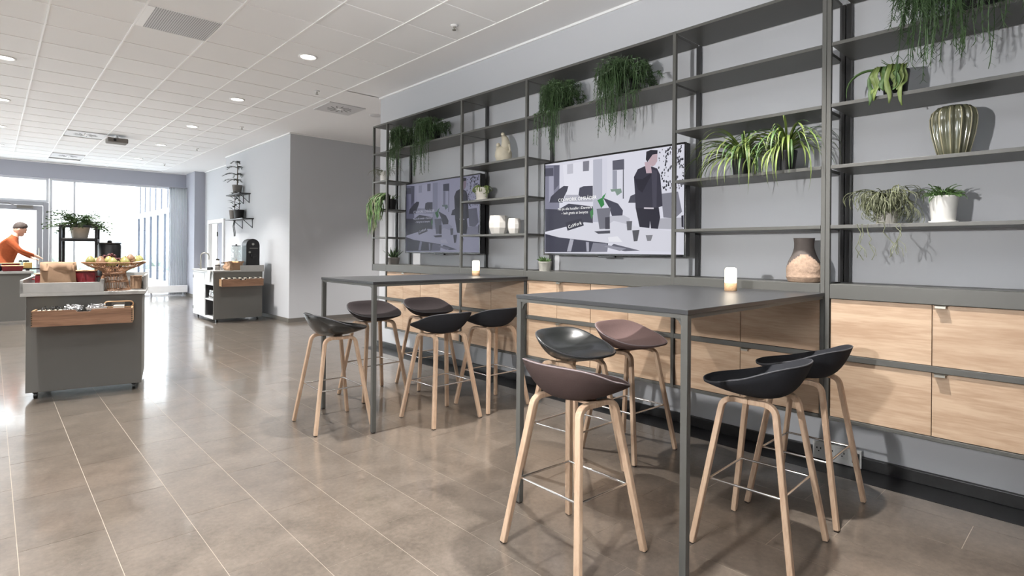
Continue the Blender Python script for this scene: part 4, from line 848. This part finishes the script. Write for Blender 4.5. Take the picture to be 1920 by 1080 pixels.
t = thing('copper_tray_handle', 'rounded copper-coloured wooden tray ring above the cart drawer', 'tray', onc(.655, .06-.09, .80), rz1)
pts = []
for cx, s0 in ((.082, -PI/2), (-.082, PI/2)):
    for k in range(7): a = s0+PI*k/6; pts.append((cx+.026*math.cos(a), 0, .028+.026*math.sin(a)))
part('rim', MB().tube([(x, .0, z-.028) for x, y, z in pts], .006, 8, closed=True), M['oakx'], t, 1); part('panel', MB().box(-.055, .045, -.002, .003, -.024, .022), M['potg'], t)
for x in (-.10, .09): part('bracket', MB().box(x-.004, x+.004, .004, .03, -.004, .004).box(x-.004, x+.004, -.0, .004, -.13, 0), M['dkint'], t)
# paper bag
t = thing('paper_bag', 'brown paper bag with a folded rim on the cart', 'paper bag', onc(.205, .085, .919), rz1)
def bagring(sx, sy, z, n=40, wob=.006, ph=0):
    out = []
    for k in range(n):
        a = 2*PI*k/n; c, s = math.cos(a), math.sin(a); x = sx*math.copysign(abs(c)**.45, c); y = sy*math.copysign(abs(s)**.45, s); q = wob*math.sin(5*a+ph)+wob*.6*math.sin(9*a+ph*2.1); out.append((x*(1+q/sx), y*(1+q/sy), z+wob*.5*math.sin(3*a+ph)))
    return out
def ringmesh(rings):
    n = len(rings[0]); vs_ = [p for r in rings for p in r]; return MB().add(vs_, [(i*n+k, i*n+(k+1) % n, (i+1)*n+(k+1) % n, (i+1)*n+k) for i in range(len(rings)-1) for k in range(n)])
part('bag_body', ringmesh([bagring(.03, .02, .002, wob=0), bagring(.125, .065, .0, wob=.002), bagring(.130, .07, .02, wob=.003), bagring(.128, .068, .06, ph=1), bagring(.120, .066, .10, ph=2, wob=.008), bagring(.118, .068, .18, ph=2.6, wob=.006), bagring(.119, .068, .25, ph=3, wob=.004)]), M['kraft'], t, 1)
part('folded_rim', ringmesh([bagring(.124, .073, .190, wob=.004), bagring(.126, .074, .193, ph=1, wob=.004), bagring(.123, .072, .262, ph=2, wob=.004), bagring(.116, .064, .264, ph=2, wob=.003), bagring(.112, .06, .16, ph=2, wob=.003)]), M['kraft'], t, 1)
mb = MB()
for k in range(5): mb.ball((-.07+.035*k, .01*(-1)**k, .15), (.03, .035, .03), 10, 7)
part('bread_rolls', mb, M['bread'], t, 1)
def red_pot(x, y, w2, d2, h, label):
    t = thing('enamel_pot', label, 'pot', onc(x, y, .919), rz1, 'wine red enamel pots on the cart')
    part('pot_body', MB().box(-w2, w2, -d2, d2, 0, h), M['red'], t, bevel=.012); part('rim', MB().box(-w2-.005, w2+.005, -d2-.005, d2+.005, h, h+.01), M['oakx'], t, bevel=.004)
    for s in (-1, 1): part('handle', MB().tube([(s*w2, -.03, h*.7), (s*(w2+.025), -.02, h*.7), (s*(w2+.025), .02, h*.7), (s*w2, .03, h*.7)], .007, 8), M['red'], t, 1)
red_pot(.11, .29, .085, .09, .150, 'wine red enamel pot half hidden left of the paper bag'); red_pot(.37, .27, .09, .09, .175, 'taller wine red enamel pot right of the paper bag')
t = thing('sugar_bowl', 'tiny white lump bowl in the tray corner of the cart', 'bowl', onc(.035, .05, .919), rz1); part('bowl', MB().lathe([(.001, 0), (.018, 0), (.026, .03), (.024, .03), (.016, .004), (.001, .004)], 16), M['vwhite'], t, 1); part('sugar', MB().ball((0, 0, .03), (.02, .02, .016), 10, 6, lambda d: 1+.12*math.sin(9*d.x+8*d.y)), M['vwhite'], t, 1)
# pedestal fruit basket
bx, by = .605, .16
t = thing('fruit_basket', 'copper rattan pedestal basket holding fruit', 'basket', onc(bx, by, .919), rz1)
prof = [(.125, .0), (.117, .03), (.102, .10), (.088, .15), (.092, .175), (.13, .198), (.19, .222), (.245, .258)]
def pr_at(s):
    f = s*(len(prof)-1); i = min(int(f), len(prof)-2); u = f-i; return (prof[i][0]*(1-u)+prof[i+1][0]*u, prof[i][1]*(1-u)+prof[i+1][1]*u)
for k in range(52):
    a = 2*PI*k/52; part('wire', MB().tube([(pr_at(j/14)[0]*math.cos(a), pr_at(j/14)[0]*math.sin(a), pr_at(j/14)[1]) for j in range(15)], .0034, 5), M['rattan'], t)
for r_, z in ((.125, .004), (.107, .08), (.089, .155), (.15, .207), (.245, .258)): part('hoop', MB().tube([(r_*math.cos(2*PI*k/40), r_*math.sin(2*PI*k/40), z) for k in range(40)], .006, 6, closed=True), M['rattan'], t)
FR = [(-.19, -.06, 'g'), (-.10, -.13, 'r'), (.00, -.17, 'p'), (.10, -.14, 'g'), (.19, -.07, 'g'), (-.15, .05, 'p'), (.16, .06, 'r'), (-.06, .14, 'g'), (.06, .15, 'p'), (.21, .02, 'g'), (-.11, -.03, 'r'), (.09, -.03, 'g'), (.14, -.10, 'r'), (-.04, -.08, 'p')]
FL = ['leftmost', 'second from the left at the rim', 'front centre', 'right of the front centre', 'right front', 'back left', 'back right', 'back left of the grapes', 'back right of the grapes', 'rightmost', 'left of the grapes', 'right of the grapes', 'between two right pears', 'just before the grapes']
for k, (x, y, c) in enumerate(FR):
    z = .919+.208+(.03 if k > 9 else 0)+.045*max(0, (math.hypot(x, y)-.13))/.1
    f = thing('pear', ('green ' if c == 'g' else 'russet ' if c == 'r' else 'yellow ')+'pear in the pedestal basket, '+FL[k], 'pear', onc(bx+x*.92, by+y*.92, z), k*1.3, 'pears in the pedestal basket')
    part('flesh', MB().lathe([(.001, 0), (.02, .002), (.036, .02), (.038, .035), (.030, .055), (.018, .07), (.010, .078), (.001, .08)], 16), M['pear2'] if c == 'r' else M['pear'], f, 1); part('stem', MB().tube([(0, 0, .078), (.004, .002, .095)], .002, 5), M['stem'], f)
t = thing('grapes', 'bunch of dark red grapes heaped on the pears', 'grapes', onc(bx-.02, by-.01, .919+.275), rz1)
for k in range(46): v = Vector((rnd.gauss(0, .036), rnd.gauss(0, .03), abs(rnd.gauss(.01, .03)))); part('grape', MB().ball(v, .013, 8, 6), M['grape'], t, 1)
t = thing('paper_liner', 'white paper napkin tucked at the basket rim', 'napkin', onc(bx+.19, by-.10, .919+.255), rz1); part('sheet', MB().prism([(-.07, -.03, 0), (.05, -.045, .015), (.06, .05, .02), (-.04, .06, .01)], (0, 0, .003)), M['napkin'], t)
# tall black plant stand on the cart, with its plant
sx, sy = .30, .60
t = thing('plant_stand', 'slim black metal frame stand rising behind the paper bag', 'plant stand', onc(sx, sy, .919), rz1)
for x in (-.137, .137):
    for y in (-.1, .1): part('post', MB().box(x-.011, x+.011, y-.011, y+.011, 0, .60), M['blk'], t)
for z in (.455, .588):
    for y in (-.1, .1): part('bar', MB().box(-.126, .126, y-.011, y+.011, z, z+.022), M['blk'], t)
    for x in (-.137, .137): part('bar', MB().box(x-.011, x+.011, -.089, .089, z, z+.022), M['blk'], t)
part('stand_shelf', MB().box(-.126, .126, -.089, .089, .478, .486), M['potg'], t)
rnd = random.Random(61); t = thing('fern_pot', 'dark leafy plant in a pale veined pot on the black stand', 'potted plant', onc(sx, sy, .919+.487), rz1)
pot_part(t, tapered(.062, .085, .125), M['terr'], soil=(.072, .115)); mb = MB()
for i in range(130):
    az = rnd.uniform(0, 2*PI); el = rnd.uniform(.15, 1.3); p = Vector((.03*math.cos(az), .03*math.sin(az), .115)); pts = [p]; e = el; L_ = rnd.uniform(.13, .27)
    for k in range(7): pts.append(pts[-1]+Vector((math.cos(az)*math.cos(e), math.sin(az)*math.cos(e), math.sin(e)))*L_/7); e -= .16
    mb.tube(pts, .0016, 3)
    for k in range(2, 8):
        for sg in (-1, 1):
            d = Vector((-math.sin(az), math.cos(az), rnd.uniform(-.2, .6)))*sg; b = pts[k]; e_ = b+(d+(pts[k]-pts[k-1]).normalized()*.8).normalized()*.028; w_ = Vector((math.cos(az), math.sin(az), .5))*.008
            mb.add([b, b.lerp(e_, .5)+w_, e_, b.lerp(e_, .5)-w_], [(0, 1, 2, 3)])
part('foliage', mb, M['leafd'], t, kind='stuff')
t = thing('black_dispenser', 'round black dispenser drum behind the fruit basket', 'dispenser', onc(.535, .62, .919), rz1)
part('drum', MB().lathe([(.001, 0), (.09, 0), (.095, .01), (.095, .42), (.085, .435), (.001, .44)], 32), M['blk'], t, 40); part('lid_ring', MB().lathe([(.088, .432), (.097, .432), (.097, .445), (.088, .445)], 32, cap=False), M['glide'], t); part('lid_knob', MB().lathe([(.001, .44), (.02, .44), (.02, .465), (.001, .47)], 16), M['blk'], t, 1)
t = thing('kraft_box', 'small kraft box on the cart behind the basket', 'box', onc(.80-.03, .32, .919), rz1); part('box_body', MB().box(-.045, .045, -.05, .05, 0, .11), M['kraft'], t, bevel=.004); part('box_lid', MB().box(-.047, .047, -.052, .052, .11, .125), M['kraft'], t)
# second cart by the grey block
rz2 = R(-.6); W2, D2 = .83, 1.42
CM2 = Matrix.Translation((2.887, 10.833, 0)) @ Matrix.Rotation(rz2, 4, 'Z')
def on2(x, y, z): return tuple(CM2 @ Vector((x, y, z)))
c2 = cart('coffee_cart', (2.887, 10.833, 0), rz2, W2, D2, 'grey coffee cart with white open-shelved side against the block')
part('front_panel', MB().box(0, W2, 0, .022, .06, .90), M['cartg'], c2, bevel=.002); part('side_panel', MB().box(W2-.02, W2, .022, D2, .06, .90), M['cartg'], c2)
part('carcass', MB().box(.0, W2-.02, .022, D2, .06, .09).box(.0, W2-.02, D2-.02, D2, .09, .88).box(.0, W2-.02, .022, D2-.02, .87, .90).box(.45, .47, .022, D2-.02, .09, .87).box(0, .45, .56, .58, .09, .87), M['cartw'], c2)
part('side_drawer', MB().box(-.006, .014, .03, .555, .66, .865), M['cartw'], c2, bevel=.002); part('shelf', MB().box(.01, .45, .022, .56, .385, .41), M['cartw'], c2)
part('backing', MB().box(.16, .449, .030, .552, .411, .66).box(.16, .449, .030, .552, .09, .384), M['dkint'], c2); part('liner', MB().box(.006, .16, .546, .559, .411, .658).box(.006, .16, .546, .559, .091, .384).box(.006, .16, .023, .03, .091, .384).box(.006, .16, .023, .03, .411, .658), M['dkint'], c2)
d = part('side_door', MB().box(-.006, .014, .585, D2-.004, .09, .865), M['cartw'], c2, bevel=.002)
for z in (.18, .78): part('hinge', MB().box(-.012, -.006, D2-.05, D2-.02, z-.03, z+.03), M['blk'], d)
part('worktop', MB().box(-.02, W2+.02, -.02, D2+.02, .90, .925), M['ctop'], c2, bevel=.002)
part('tray_front', MB().box(.44, W2+.02, -.02, -.002, .925, 1.015), M['ctop'], c2); part('tray_side', MB().box(W2, W2+.02, -.002, D2, .925, 1.015), M['ctop'], c2)
for x in (.07, W2-.07):
    for y in (.07, D2-.07): castor(x, y, c2)
drawer(c2, .09, .80, -.16, .645, .775, .16)
NUM = 'one two three four five six seven eight nine ten eleven twelve thirteen fourteen fifteen'.split()
for k in range(15):
    t = thing('tea_sachet_stack', ('white' if k % 2 == 0 else 'black')+' tea sachets in the coffee cart drawer, number %s from the left' % NUM[k], 'tea sachets', on2(.13+k*.045, -.075, .662), rz2, 'tea sachets in the coffee cart drawer')
    part('sachets', MB().hexa([(-.018, -.05, 0), (.018, -.05, 0), (.018, .05, 0), (-.018, .05, 0)], [(-.012, -.05, .135), (.024, -.05, .135), (.024, .05, .135), (-.012, .05, .135)]), M['bwpk'] if k % 2 else M['napkin'], t); part('label_strip', MB().box(-.012, .022, -.051, -.050, .09, .118), M['napkin'] if k % 2 else M['bwpk'], t)
for y, z, r_, lb in ((.16, .41, .055, 'left glass jug on the upper open shelf of the coffee cart'), (.30, .41, .055, 'second glass jug on the open shelf of the coffee cart'), (.44, .41, .05, 'third glass jug on the open shelf of the coffee cart')):
    t = thing('steel_jug', lb, 'jug', on2(.085, y, z), rz2, 'jugs inside the coffee cart'); part('jug_body', MB().lathe([(.001, 0), (r_, 0), (r_*1.05, .06), (r_*.8, .13), (r_*.85, .15), (r_*.78, .15), (.001, .02)], 20), M['steel'], t, 1); part('handle', MB().tube([(-r_*.8, 0, .13), (-r_*1.6, 0, .11), (-r_*1.5, 0, .05), (-r_, 0, .03)], .006, 6), M['blk'], t, 1)
t = thing('coffee_machine', 'tall black round-topped coffee machine on the cart', 'coffee machine', on2(.69, .22, .926), rz2)
part('tower', MB().prism([(x, -.12, z) for x, z in [(-.12, 0), (.12, 0), (.12, .46)]+[(.12*math.cos(PI*k/10), .46+.12*math.sin(PI*k/10)) for k in range(1, 10)]+[(-.12, .46)]], (0, .28, 0)), M['blk'], t, 0, .008)
part('trim_band', MB().box(-.06, .085, -.123, -.12, .40, .408), M['chrome'], t); part('spout', MB().box(-.04, .04, -.17, -.12, .25, .29).tube([(0, -.15, .25), (0, -.15, .22)], .012, 10), M['blk'], t, 0, .005); part('knob', MB().tube([(-.06, -.12, .33), (-.06, -.135, .33)], .018, 14), M['chrome'], t); part('drip_tray', MB().box(-.10, .10, -.20, -.12, 0, .03), M['glide'], t, 0, .004); part('maker_badge', MB().tube([(0, -.12, .48), (0, -.124, .48)], .022, 16), M['chrome'], t)
t = thing('water_dispenser', 'clear water dispenser jar left of the coffee machine', 'dispenser', on2(.47, .35, .926), rz2); part('jar', MB().lathe([(.001, .16), (.085, .16), (.09, .18), (.09, .42), (.075, .44), (.075, .44), (.07, .435), (.083, .41), (.083, .185), (.001, .17)], 28), M['jar'], t, 1); part('lid', MB().lathe([(.001, .44), (.078, .44), (.078, .452), (.015, .455), (.015, .475), (.001, .478)], 24), M['blk'], t, 40); part('stand', MB().lathe([(.07, 0), (.08, 0), (.07, .16), (.06, .16)], 20, cap=False), M['chrome'], t); part('tap', MB().tube([(-.03, -.09, .2), (-.03, -.13, .2), (-.03, -.13, .17)], .009, 8), M['chrome'], t)
t = thing('bread_bag', 'torn kraft bag of bread in front of the coffee machine', 'paper bag', on2(.36, .10, .926), rz2+.4); part('bag_sheet', ringmesh([bagring(.05, .03, .003, wob=0), bagring(.15, .085, 0, wob=.006), bagring(.155, .08, .05, ph=1, wob=.02), bagring(.12, .07, .10, ph=2, wob=.025), bagring(.13, .08, .15, ph=3.2, wob=.03)]), M['kraft'], t, 1)
for k in range(3): part('bread_roll', MB().ball((-.07+.07*k, 0, .13), (.05, .04, .035), 12, 8), M['bread'], t, 1)
t = thing('tap', 'arched chrome tap on the far corner of the coffee cart', 'tap', on2(.03, 1.0, .926), rz2); part('spout', MB().tube([(0, 0, 0), (0, 0, .24)]+[(.07-.07*math.cos(PI*k/8), 0, .24+.07*math.sin(PI*k/8)) for k in range(1, 9)]+[(.14, 0, .18)], .011, 8), M['chrome'], t, 1); part('lever', MB().tube([(0, 0, .06), (-.05, 0, .09)], .006, 6), M['chrome'], t); part('base_ring', MB().lathe([(.001, 0), (.024, 0), (.022, .012), (.001, .012)], 16), M['chrome'], t)
for k, (x, y, r_, h_, m, lb) in enumerate(((.10, .14, .045, .10, 'potg', 'dark grey lidded jar near the coffee cart corner'), (.20, .16, .040, .14, 'silver', 'patterned tin behind the dark jar on the coffee cart'), (.04, .40, .05, .05, 'blk', 'low black dish on the coffee cart corner'), (.14, .30, .03, .20, 'napkin', 'upright white paper cup stack on the coffee cart'))):
    t = thing('counter_jar', lb, 'jar', on2(x, y, .926), rz2); part('jar_body', MB().lathe([(.001, 0), (r_, 0), (r_*1.05, h_*.5), (r_*.95, h_*.9), (.001, h_*.9)], 20), M[m], t, 1); part('lid', MB().lathe([(.001, h_*.9), (r_, h_*.9), (r_, h_), (.001, h_*1.02)], 20), M['glide'], t, 40)
t = thing('tea_towel', 'pale tea towel hanging over the coffee cart corner', 'towel', on2(0, 0, .926), rz2)
part('cloth', MB().prism([(-.026, .08, 0), (-.026, .30, 0), (-.026, .27, -.18), (-.026, .16, -.22)], (-.004, 0, 0)).box(-.03, .16, .08, .30, 0, .004), M['towel'], t)
# third counter at the left edge, with its food, and the person behind it
c3 = cart('serving_counter', (-1.6, 12.70, 0), R(3), 2.1, .75, 'grey serving counter at the left edge, before the person')
part('counter_body', MB().box(0, 2.12, 0, .75, .05, .86), M['cartg'], c3, bevel=.003); part('worktop', MB().box(-.03, 2.15, -.03, .78, .86, .90), M['ctop'], c3, bevel=.002); part('kick_strip', MB().box(.03, 2.09, .03, .72, 0, .05), M['steel'], c3)
CM3 = Matrix.Translation((-1.6, 12.70, 0)) @ Matrix.Rotation(R(3), 4, 'Z')
def on3(x, y, z): return tuple(CM3 @ Vector((x, y, z)))
for x, y, w2, h_, lb in ((1.90-.02, .10, .14, .085, 'wine red dish in front on the serving counter'), (1.80, .42, .20, .12, 'wine red dish behind on the serving counter')):
    t = thing('serving_dish', lb, 'dish', on3(x, y, .901), R(3), 'wine red dishes on the serving counter'); part('dish_body', MB().hexa([(-w2*.9, -.08, 0), (w2*.9, -.08, 0), (w2*.9, .08, 0), (-w2*.9, .08, 0)], [(-w2, -.1, h_), (w2, -.1, h_), (w2, .1, h_), (-w2, .1, h_)]), M['red'], t, bevel=.01); part('rim', MB().box(-w2-.01, w2+.01, -.11, .11, h_, h_+.012), M['oakx'], t, bevel=.004)
t = thing('blue_pot', 'dark blue enamel pot at the picture edge', 'pot', on3(1.66, .16, .901), 0); part('pot_body', MB().lathe([(.001, 0), (.08, 0), (.09, .02), (.09, .12), (.083, .12), (.08, .02), (.001, .01)], 24), M['blue'], t, 1); part('ladle', MB().tube([(0, 0, .05), (.02, 0, .2), (.05, 0, .22), (.05, 0, .19)], .006, 6), M['chrome'], t)
t = thing('cheese_block', 'pale yellow cheese block under the reaching hand', 'cheese', on3(2.09, .2, .945), .1); part('block', MB().box(-.055, .055, -.05, .05, 0, .10), M['cheese'], t, bevel=.006); part('board', MB().box(-.16, .24, -.07, .07, -.02, 0), M['blk'], t); part('board_stand', MB().box(-.02, .02, -.05, .05, -.044, -.02), M['blk'], t)
for k, (x, y) in enumerate(((2.02, .5), (2.08, .56), (2.11, .46))):
    t = thing('glass_jar', 'clear glass jar beside the cheese, %s of three' % ['left', 'back', 'right'][k], 'jar', on3(x, y, .901), 0, 'glass jars on the serving counter'); part('jar_body', MB().lathe([(.001, 0), (.04, 0), (.04, .13), (.03, .15), (.027, .15), (.036, .125), (.036, .008), (.001, .008)], 18), M['jar'], t, 1); part('stopper', MB().lathe([(.001, .15), (.028, .15), (.02, .18), (.001, .185)], 14), M['blk'], t, 1)
# ================================================================ small shelves on the block wall
for z, y0, y1, lb in ((2.47, 12.15, 13.05, 'small upper wall shelf with a pine seedling'), (1.945, 11.95, 13.1, 'small lower wall shelf with rubber plants')):
    t = thing('wall_shelf', lb, 'shelf', (WX, 0, z), 0, 'small dark wall shelves'); part('board', MB().box(-.22, -.001, y0, y1, -.02, 0), M['blk'], t, bevel=.002)
    for y in (y0+.08, y1-.45): part('bracket', MB().box(-.012, -.001, y-.012, y+.012, -.20, -.02).tube([(-.005, y, -.19), (-.19, y, -.025)], .006, 6), M['blk'], t)
rnd = random.Random(71)
t = thing('pine_seedling', 'tiered pine seedling in a grey pot on the upper wall shelf', 'potted plant', (WX-.12, 12.62, 2.471)); pot_part(t, tapered(.075, .10, .19), M['potg'], soil=(.086, .17)); part('trunk', MB().tube([(0, 0, .17), (.005, .004, .4), (0, 0, .68)], [.012, .01, .006], 7), M['stem'], t)
for tier, (z, L_, nb) in enumerate(((.28, .26, 6), (.40, .30, 6), (.55, .24, 5), (.66, .12, 4))):
    for k in range(nb):
        az = 2*PI*k/nb+tier*.5; L2 = L_*(1 if math.cos(az) < .3 else .35); pts = [Vector((math.cos(az)*L2*q, math.sin(az)*L2*q, z+.05*math.sin(q*2.2)-.07*q*q)) for q in (0, .25, .5, .75, 1)]; mb = MB().tube(pts, .004, 4)
        for j in range(26):
            q = rnd.uniform(.12, 1); b = Vector((math.cos(az)*L2*q, math.sin(az)*L2*q, z+.05*math.sin(q*2.2)-.07*q*q)); sd = Vector((-math.sin(az), math.cos(az), 0))*rnd.choice((-1, 1)); e = b+sd*.05*(1.1-q*.6)+Vector((math.cos(az), math.sin(az), .1))*.03; wv = Vector((math.cos(az), math.sin(az), .6))*.006; mb.add([b-wv, b+wv, e], [(0, 1, 2)])
        part('branch', mb, M['leafb'], t)
for y, m, lb in ((12.80, 'potg', 'rubber plant in a grey pot on the lower wall shelf'), (12.50, 'blkpot', 'rubber plant in a black pot on the lower wall shelf')):
    t = thing('rubber_plant', lb, 'potted plant', (WX-.12, y, 1.946), 0, 'rubber plants on the lower wall shelf'); pot_part(t, tapered(.085, .105, .19), M[m], soil=(.09, .17))
    for k in range(9):
        az = rnd.uniform(1.2, 5.0); z = .22+.04*k; st = (.05*math.cos(az), .05*math.sin(az), z); part('stem', MB().tube([(0, 0, .17), (.01, 0, z-.03), st], .004, 5), M['stem'], t)
        mb = MB(); strap_leaf(mb, st, az, .10, .065, .5, .9, 6, .1); part('leaf', mb, M['leafb'], t, 1)
t = thing('hanging_tendrils', 'dry tendrils hanging below the lower wall shelf', 'plant', (WX-.12, 12.75, 1.924)); mb = MB()
for k in range(4): mb.tube([(0, -.02+.03*k, 0), (-.02, -.04+.04*k, -.12), (.0, -.03+.03*k, -.25-.03*k), (-.01, -.05+.03*k, -.34)], .005, 5)
part('tendrils', mb, M['leafb'], t)
# ================================================================ the person behind the counter
def person():
    bm = bmesh.new(); sk = None
    me = bpy.data.meshes.new('person_skeleton')
    J = {}; verts = []; edges = []; rad = []
    def v(n, p, r): J[n] = len(verts); verts.append(p); rad.append(r if hasattr(r, '__len__') else (r, r))
    def e(*ns):
        for a, b in zip(ns, ns[1:]): edges.append((J[a], J[b]))
    # local frame: faces +x; y is left
    v('pelvis', (0, 0, .94), (.13, .17)); v('waist', (.02, 0, 1.10), (.115, .15)); v('chest', (.065, 0, 1.29), (.125, .185)); v('upper', (.11, 0, 1.42), (.095, .15)); v('neck', (.155, 0, 1.51), (.058, .056)); v('skull', (.20, 0, 1.60), (.06, .06))
    e('pelvis', 'waist', 'chest', 'upper', 'neck', 'skull')
    for s, nm in ((-1, 'r'), (1, 'l')):
        v('sh'+nm, (.10, s*.185, 1.43), .066); v('el'+nm, (.245 if s < 0 else .20, s*.24, 1.245), .047); v('wr'+nm, (.43 if s < 0 else .37, s*.15, 1.165 if s < 0 else 1.13), .031); v('pa'+nm, (.495 if s < 0 else .43, s*.125, 1.135 if s < 0 else 1.105), (.022, .038))
        e('upper', 'sh'+nm, 'el'+nm, 'wr'+nm, 'pa'+nm)
        px_, py_, pz_ = verts[J['pa'+nm]]
        for k in range(4):
            a = 'f%d%s' % (k, nm); oy = (-.027+.018*k); L_ = (.030, .034, .032, .026)[k]
            v(a+'0', (px_+.022, py_+oy, pz_-.008), .0095); v(a+'1', (px_+.022+L_, py_+oy, pz_-.026), .009); v(a+'2', (px_+.028+L_*1.2, py_+oy, pz_-.05), .008); e('pa'+nm, a+'0', a+'1', a+'2')
        v('t0'+nm, (px_-.01, py_-s*.035, pz_-.012), .011); v('t1'+nm, (px_+.025, py_-s*.045, pz_-.032), .0095); e('pa'+nm, 't0'+nm, 't1'+nm)
        v('hip'+nm, (0, s*.10, .86), .095); v('kn'+nm, (.02, s*.11, .48), .062); v('an'+nm, (-.01, s*.11, .09), .042); v('to'+nm, (.15, s*.12, .045), (.035, .045)); e('pelvis', 'hip'+nm, 'kn'+nm, 'an'+nm, 'to'+nm)
    me.from_pydata(verts, edges, []); o = bpy.data.objects.new('tmp', me); C.objects.link(o)
    m = o.modifiers.new('skin', 'SKIN')
    for i, sv in enumerate(me.skin_vertices[0].data): sv.radius = rad[i]; sv.use_root = (i == 0)
    o.modifiers.new('sub', 'SUBSURF').levels = 2
    dg = bpy.context.evaluated_depsgraph_get(); dg.update(); body = bpy.data.meshes.new_from_object(o.evaluated_get(dg)); bpy.data.objects.remove(o)
    # head: tilted down, with jaw, brow, nose and ears, fused with the body by remeshing
    hb = MB(); hc = Vector((.225, 0, 1.645)); tilt = Matrix.Rotation(R(24), 3, 'Y')
    def hd(d):
        q = 1.0
        if d.z < -.2: q -= .10*(-d.z-.2)*(1 if d.x > 0 else 2.2)
        return q
    hb.ball((0, 0, 0), (.098, .077, .122), 28, 20, hd)
    hb.ball((.06, 0, -.075), (.042, .045, .042), 14, 10)            # chin and jaw
    hb.prism([(.088, -.012, .02), (.088, .012, .02), (.118, .010, -.028), (.118, -.010, -.028), (.09, -.012, -.036)], (0, 0, -.006)); hb.ball((.106, 0, -.022), (.017, .013, .014), 10, 8); hb.ball((.095, 0, .004), (.012, .009, .026), 10, 8)
    hb.ball((.085, 0, -.062), (.017, .026, .009), 10, 8); hb.ball((.088, 0, .032), (.014, .05, .011), 12, 8)
    for s in (-1, 1): hb.ball((-.004, s*.078, -.012), (.02, .011, .032), 10, 8); hb.ball((.078, s*.032, .012), (.016, .02, .012), 8, 6)
    hb.v = [tuple(hc+tilt @ Vector(p)) for p in hb.v]
    nb = len(body.vertices); vs_ = [tuple(p.co) for p in body.vertices]+hb.v; fs = [tuple(p.vertices) for p in body.polygons]+[tuple(i+nb for i in f) for f in hb.f]
    full = bpy.data.meshes.new('person_raw'); full.from_pydata(vs_, [], fs); o = bpy.data.objects.new('tmp', full); C.objects.link(o)
    rm = o.modifiers.new('remesh', 'REMESH'); rm.mode = 'VOXEL'; rm.voxel_size = .0075; rm.use_smooth_shade = True
    so = o.modifiers.new('smooth', 'SMOOTH'); so.iterations = 3; so.factor = .5
    dg = bpy.context.evaluated_depsgraph_get(); dg.update(); fin = bpy.data.meshes.new_from_object(o.evaluated_get(dg)); bpy.data.objects.remove(o)
    fin.materials.clear()
    for k in ('orange', 'skin', 'trous', 'glide'): fin.materials.append(M[k])
    wr = [Vector(verts[J['wr'+n]]) for n in 'rl']
    for p in fin.polygons:
        c = p.center; i = 0
        nk = (c-Vector((.145, 0, 1.50))).dot(Vector((.55, 0, .83)))
        if c.z > 1.44 and nk > .025 and abs(c.y) < .12: i = 1
        elif c.x > .33 and c.z < 1.22 and any(c.x > w.x+.005 and abs(c.y-w.y) < .1 for w in wr): i = 1
        elif c.z < .12: i = 3
        elif c.z < 1.0: i = 2
        p.material_index = i
    per = thing('person', 'person in a rust orange sweater leaning over the serving counter', 'person', (.165, 13.80, 0), R(-4))
    put('body', fin, None, per)
    hr = MB(); hr.ball((-.008, 0, .03), (.102, .083, .108), 30, 18, lambda d: (1.0+.035*math.sin(17*d.x+5*d.z)*math.sin(13*d.y)+(.10 if d.x > .4 and d.z > .45 else 0)) if d.z > -.25+.55*d.x*.9 else .72)
    hr.v = [tuple(hc+tilt @ Vector(p)) for p in hr.v]; part('hair', hr, M['hair'], per, 1)
    for s in (-1, 1): part('eye', MB().ball(tuple(hc+tilt @ Vector((.091, s*.031, .012))), (.008, .011, .006), 10, 6), M['blk'], per, 1)
    for s in (-1, 1): part('eyebrow', MB().tube([tuple(hc+tilt @ Vector((.098, s*.014, .034))), tuple(hc+tilt @ Vector((.093, s*.05, .036)))], .004, 6), M['hair'], per)
    cl = part('collar', MB().lathe([(.062, 0), (.066, .02), (.064, .045), (.058, .045)], 24, cap=False), M['orange'], per, 1); cl.matrix_local = Matrix.Translation((.138, 0, 1.475)) @ Matrix.Rotation(R(33), 4, 'Y')
person()
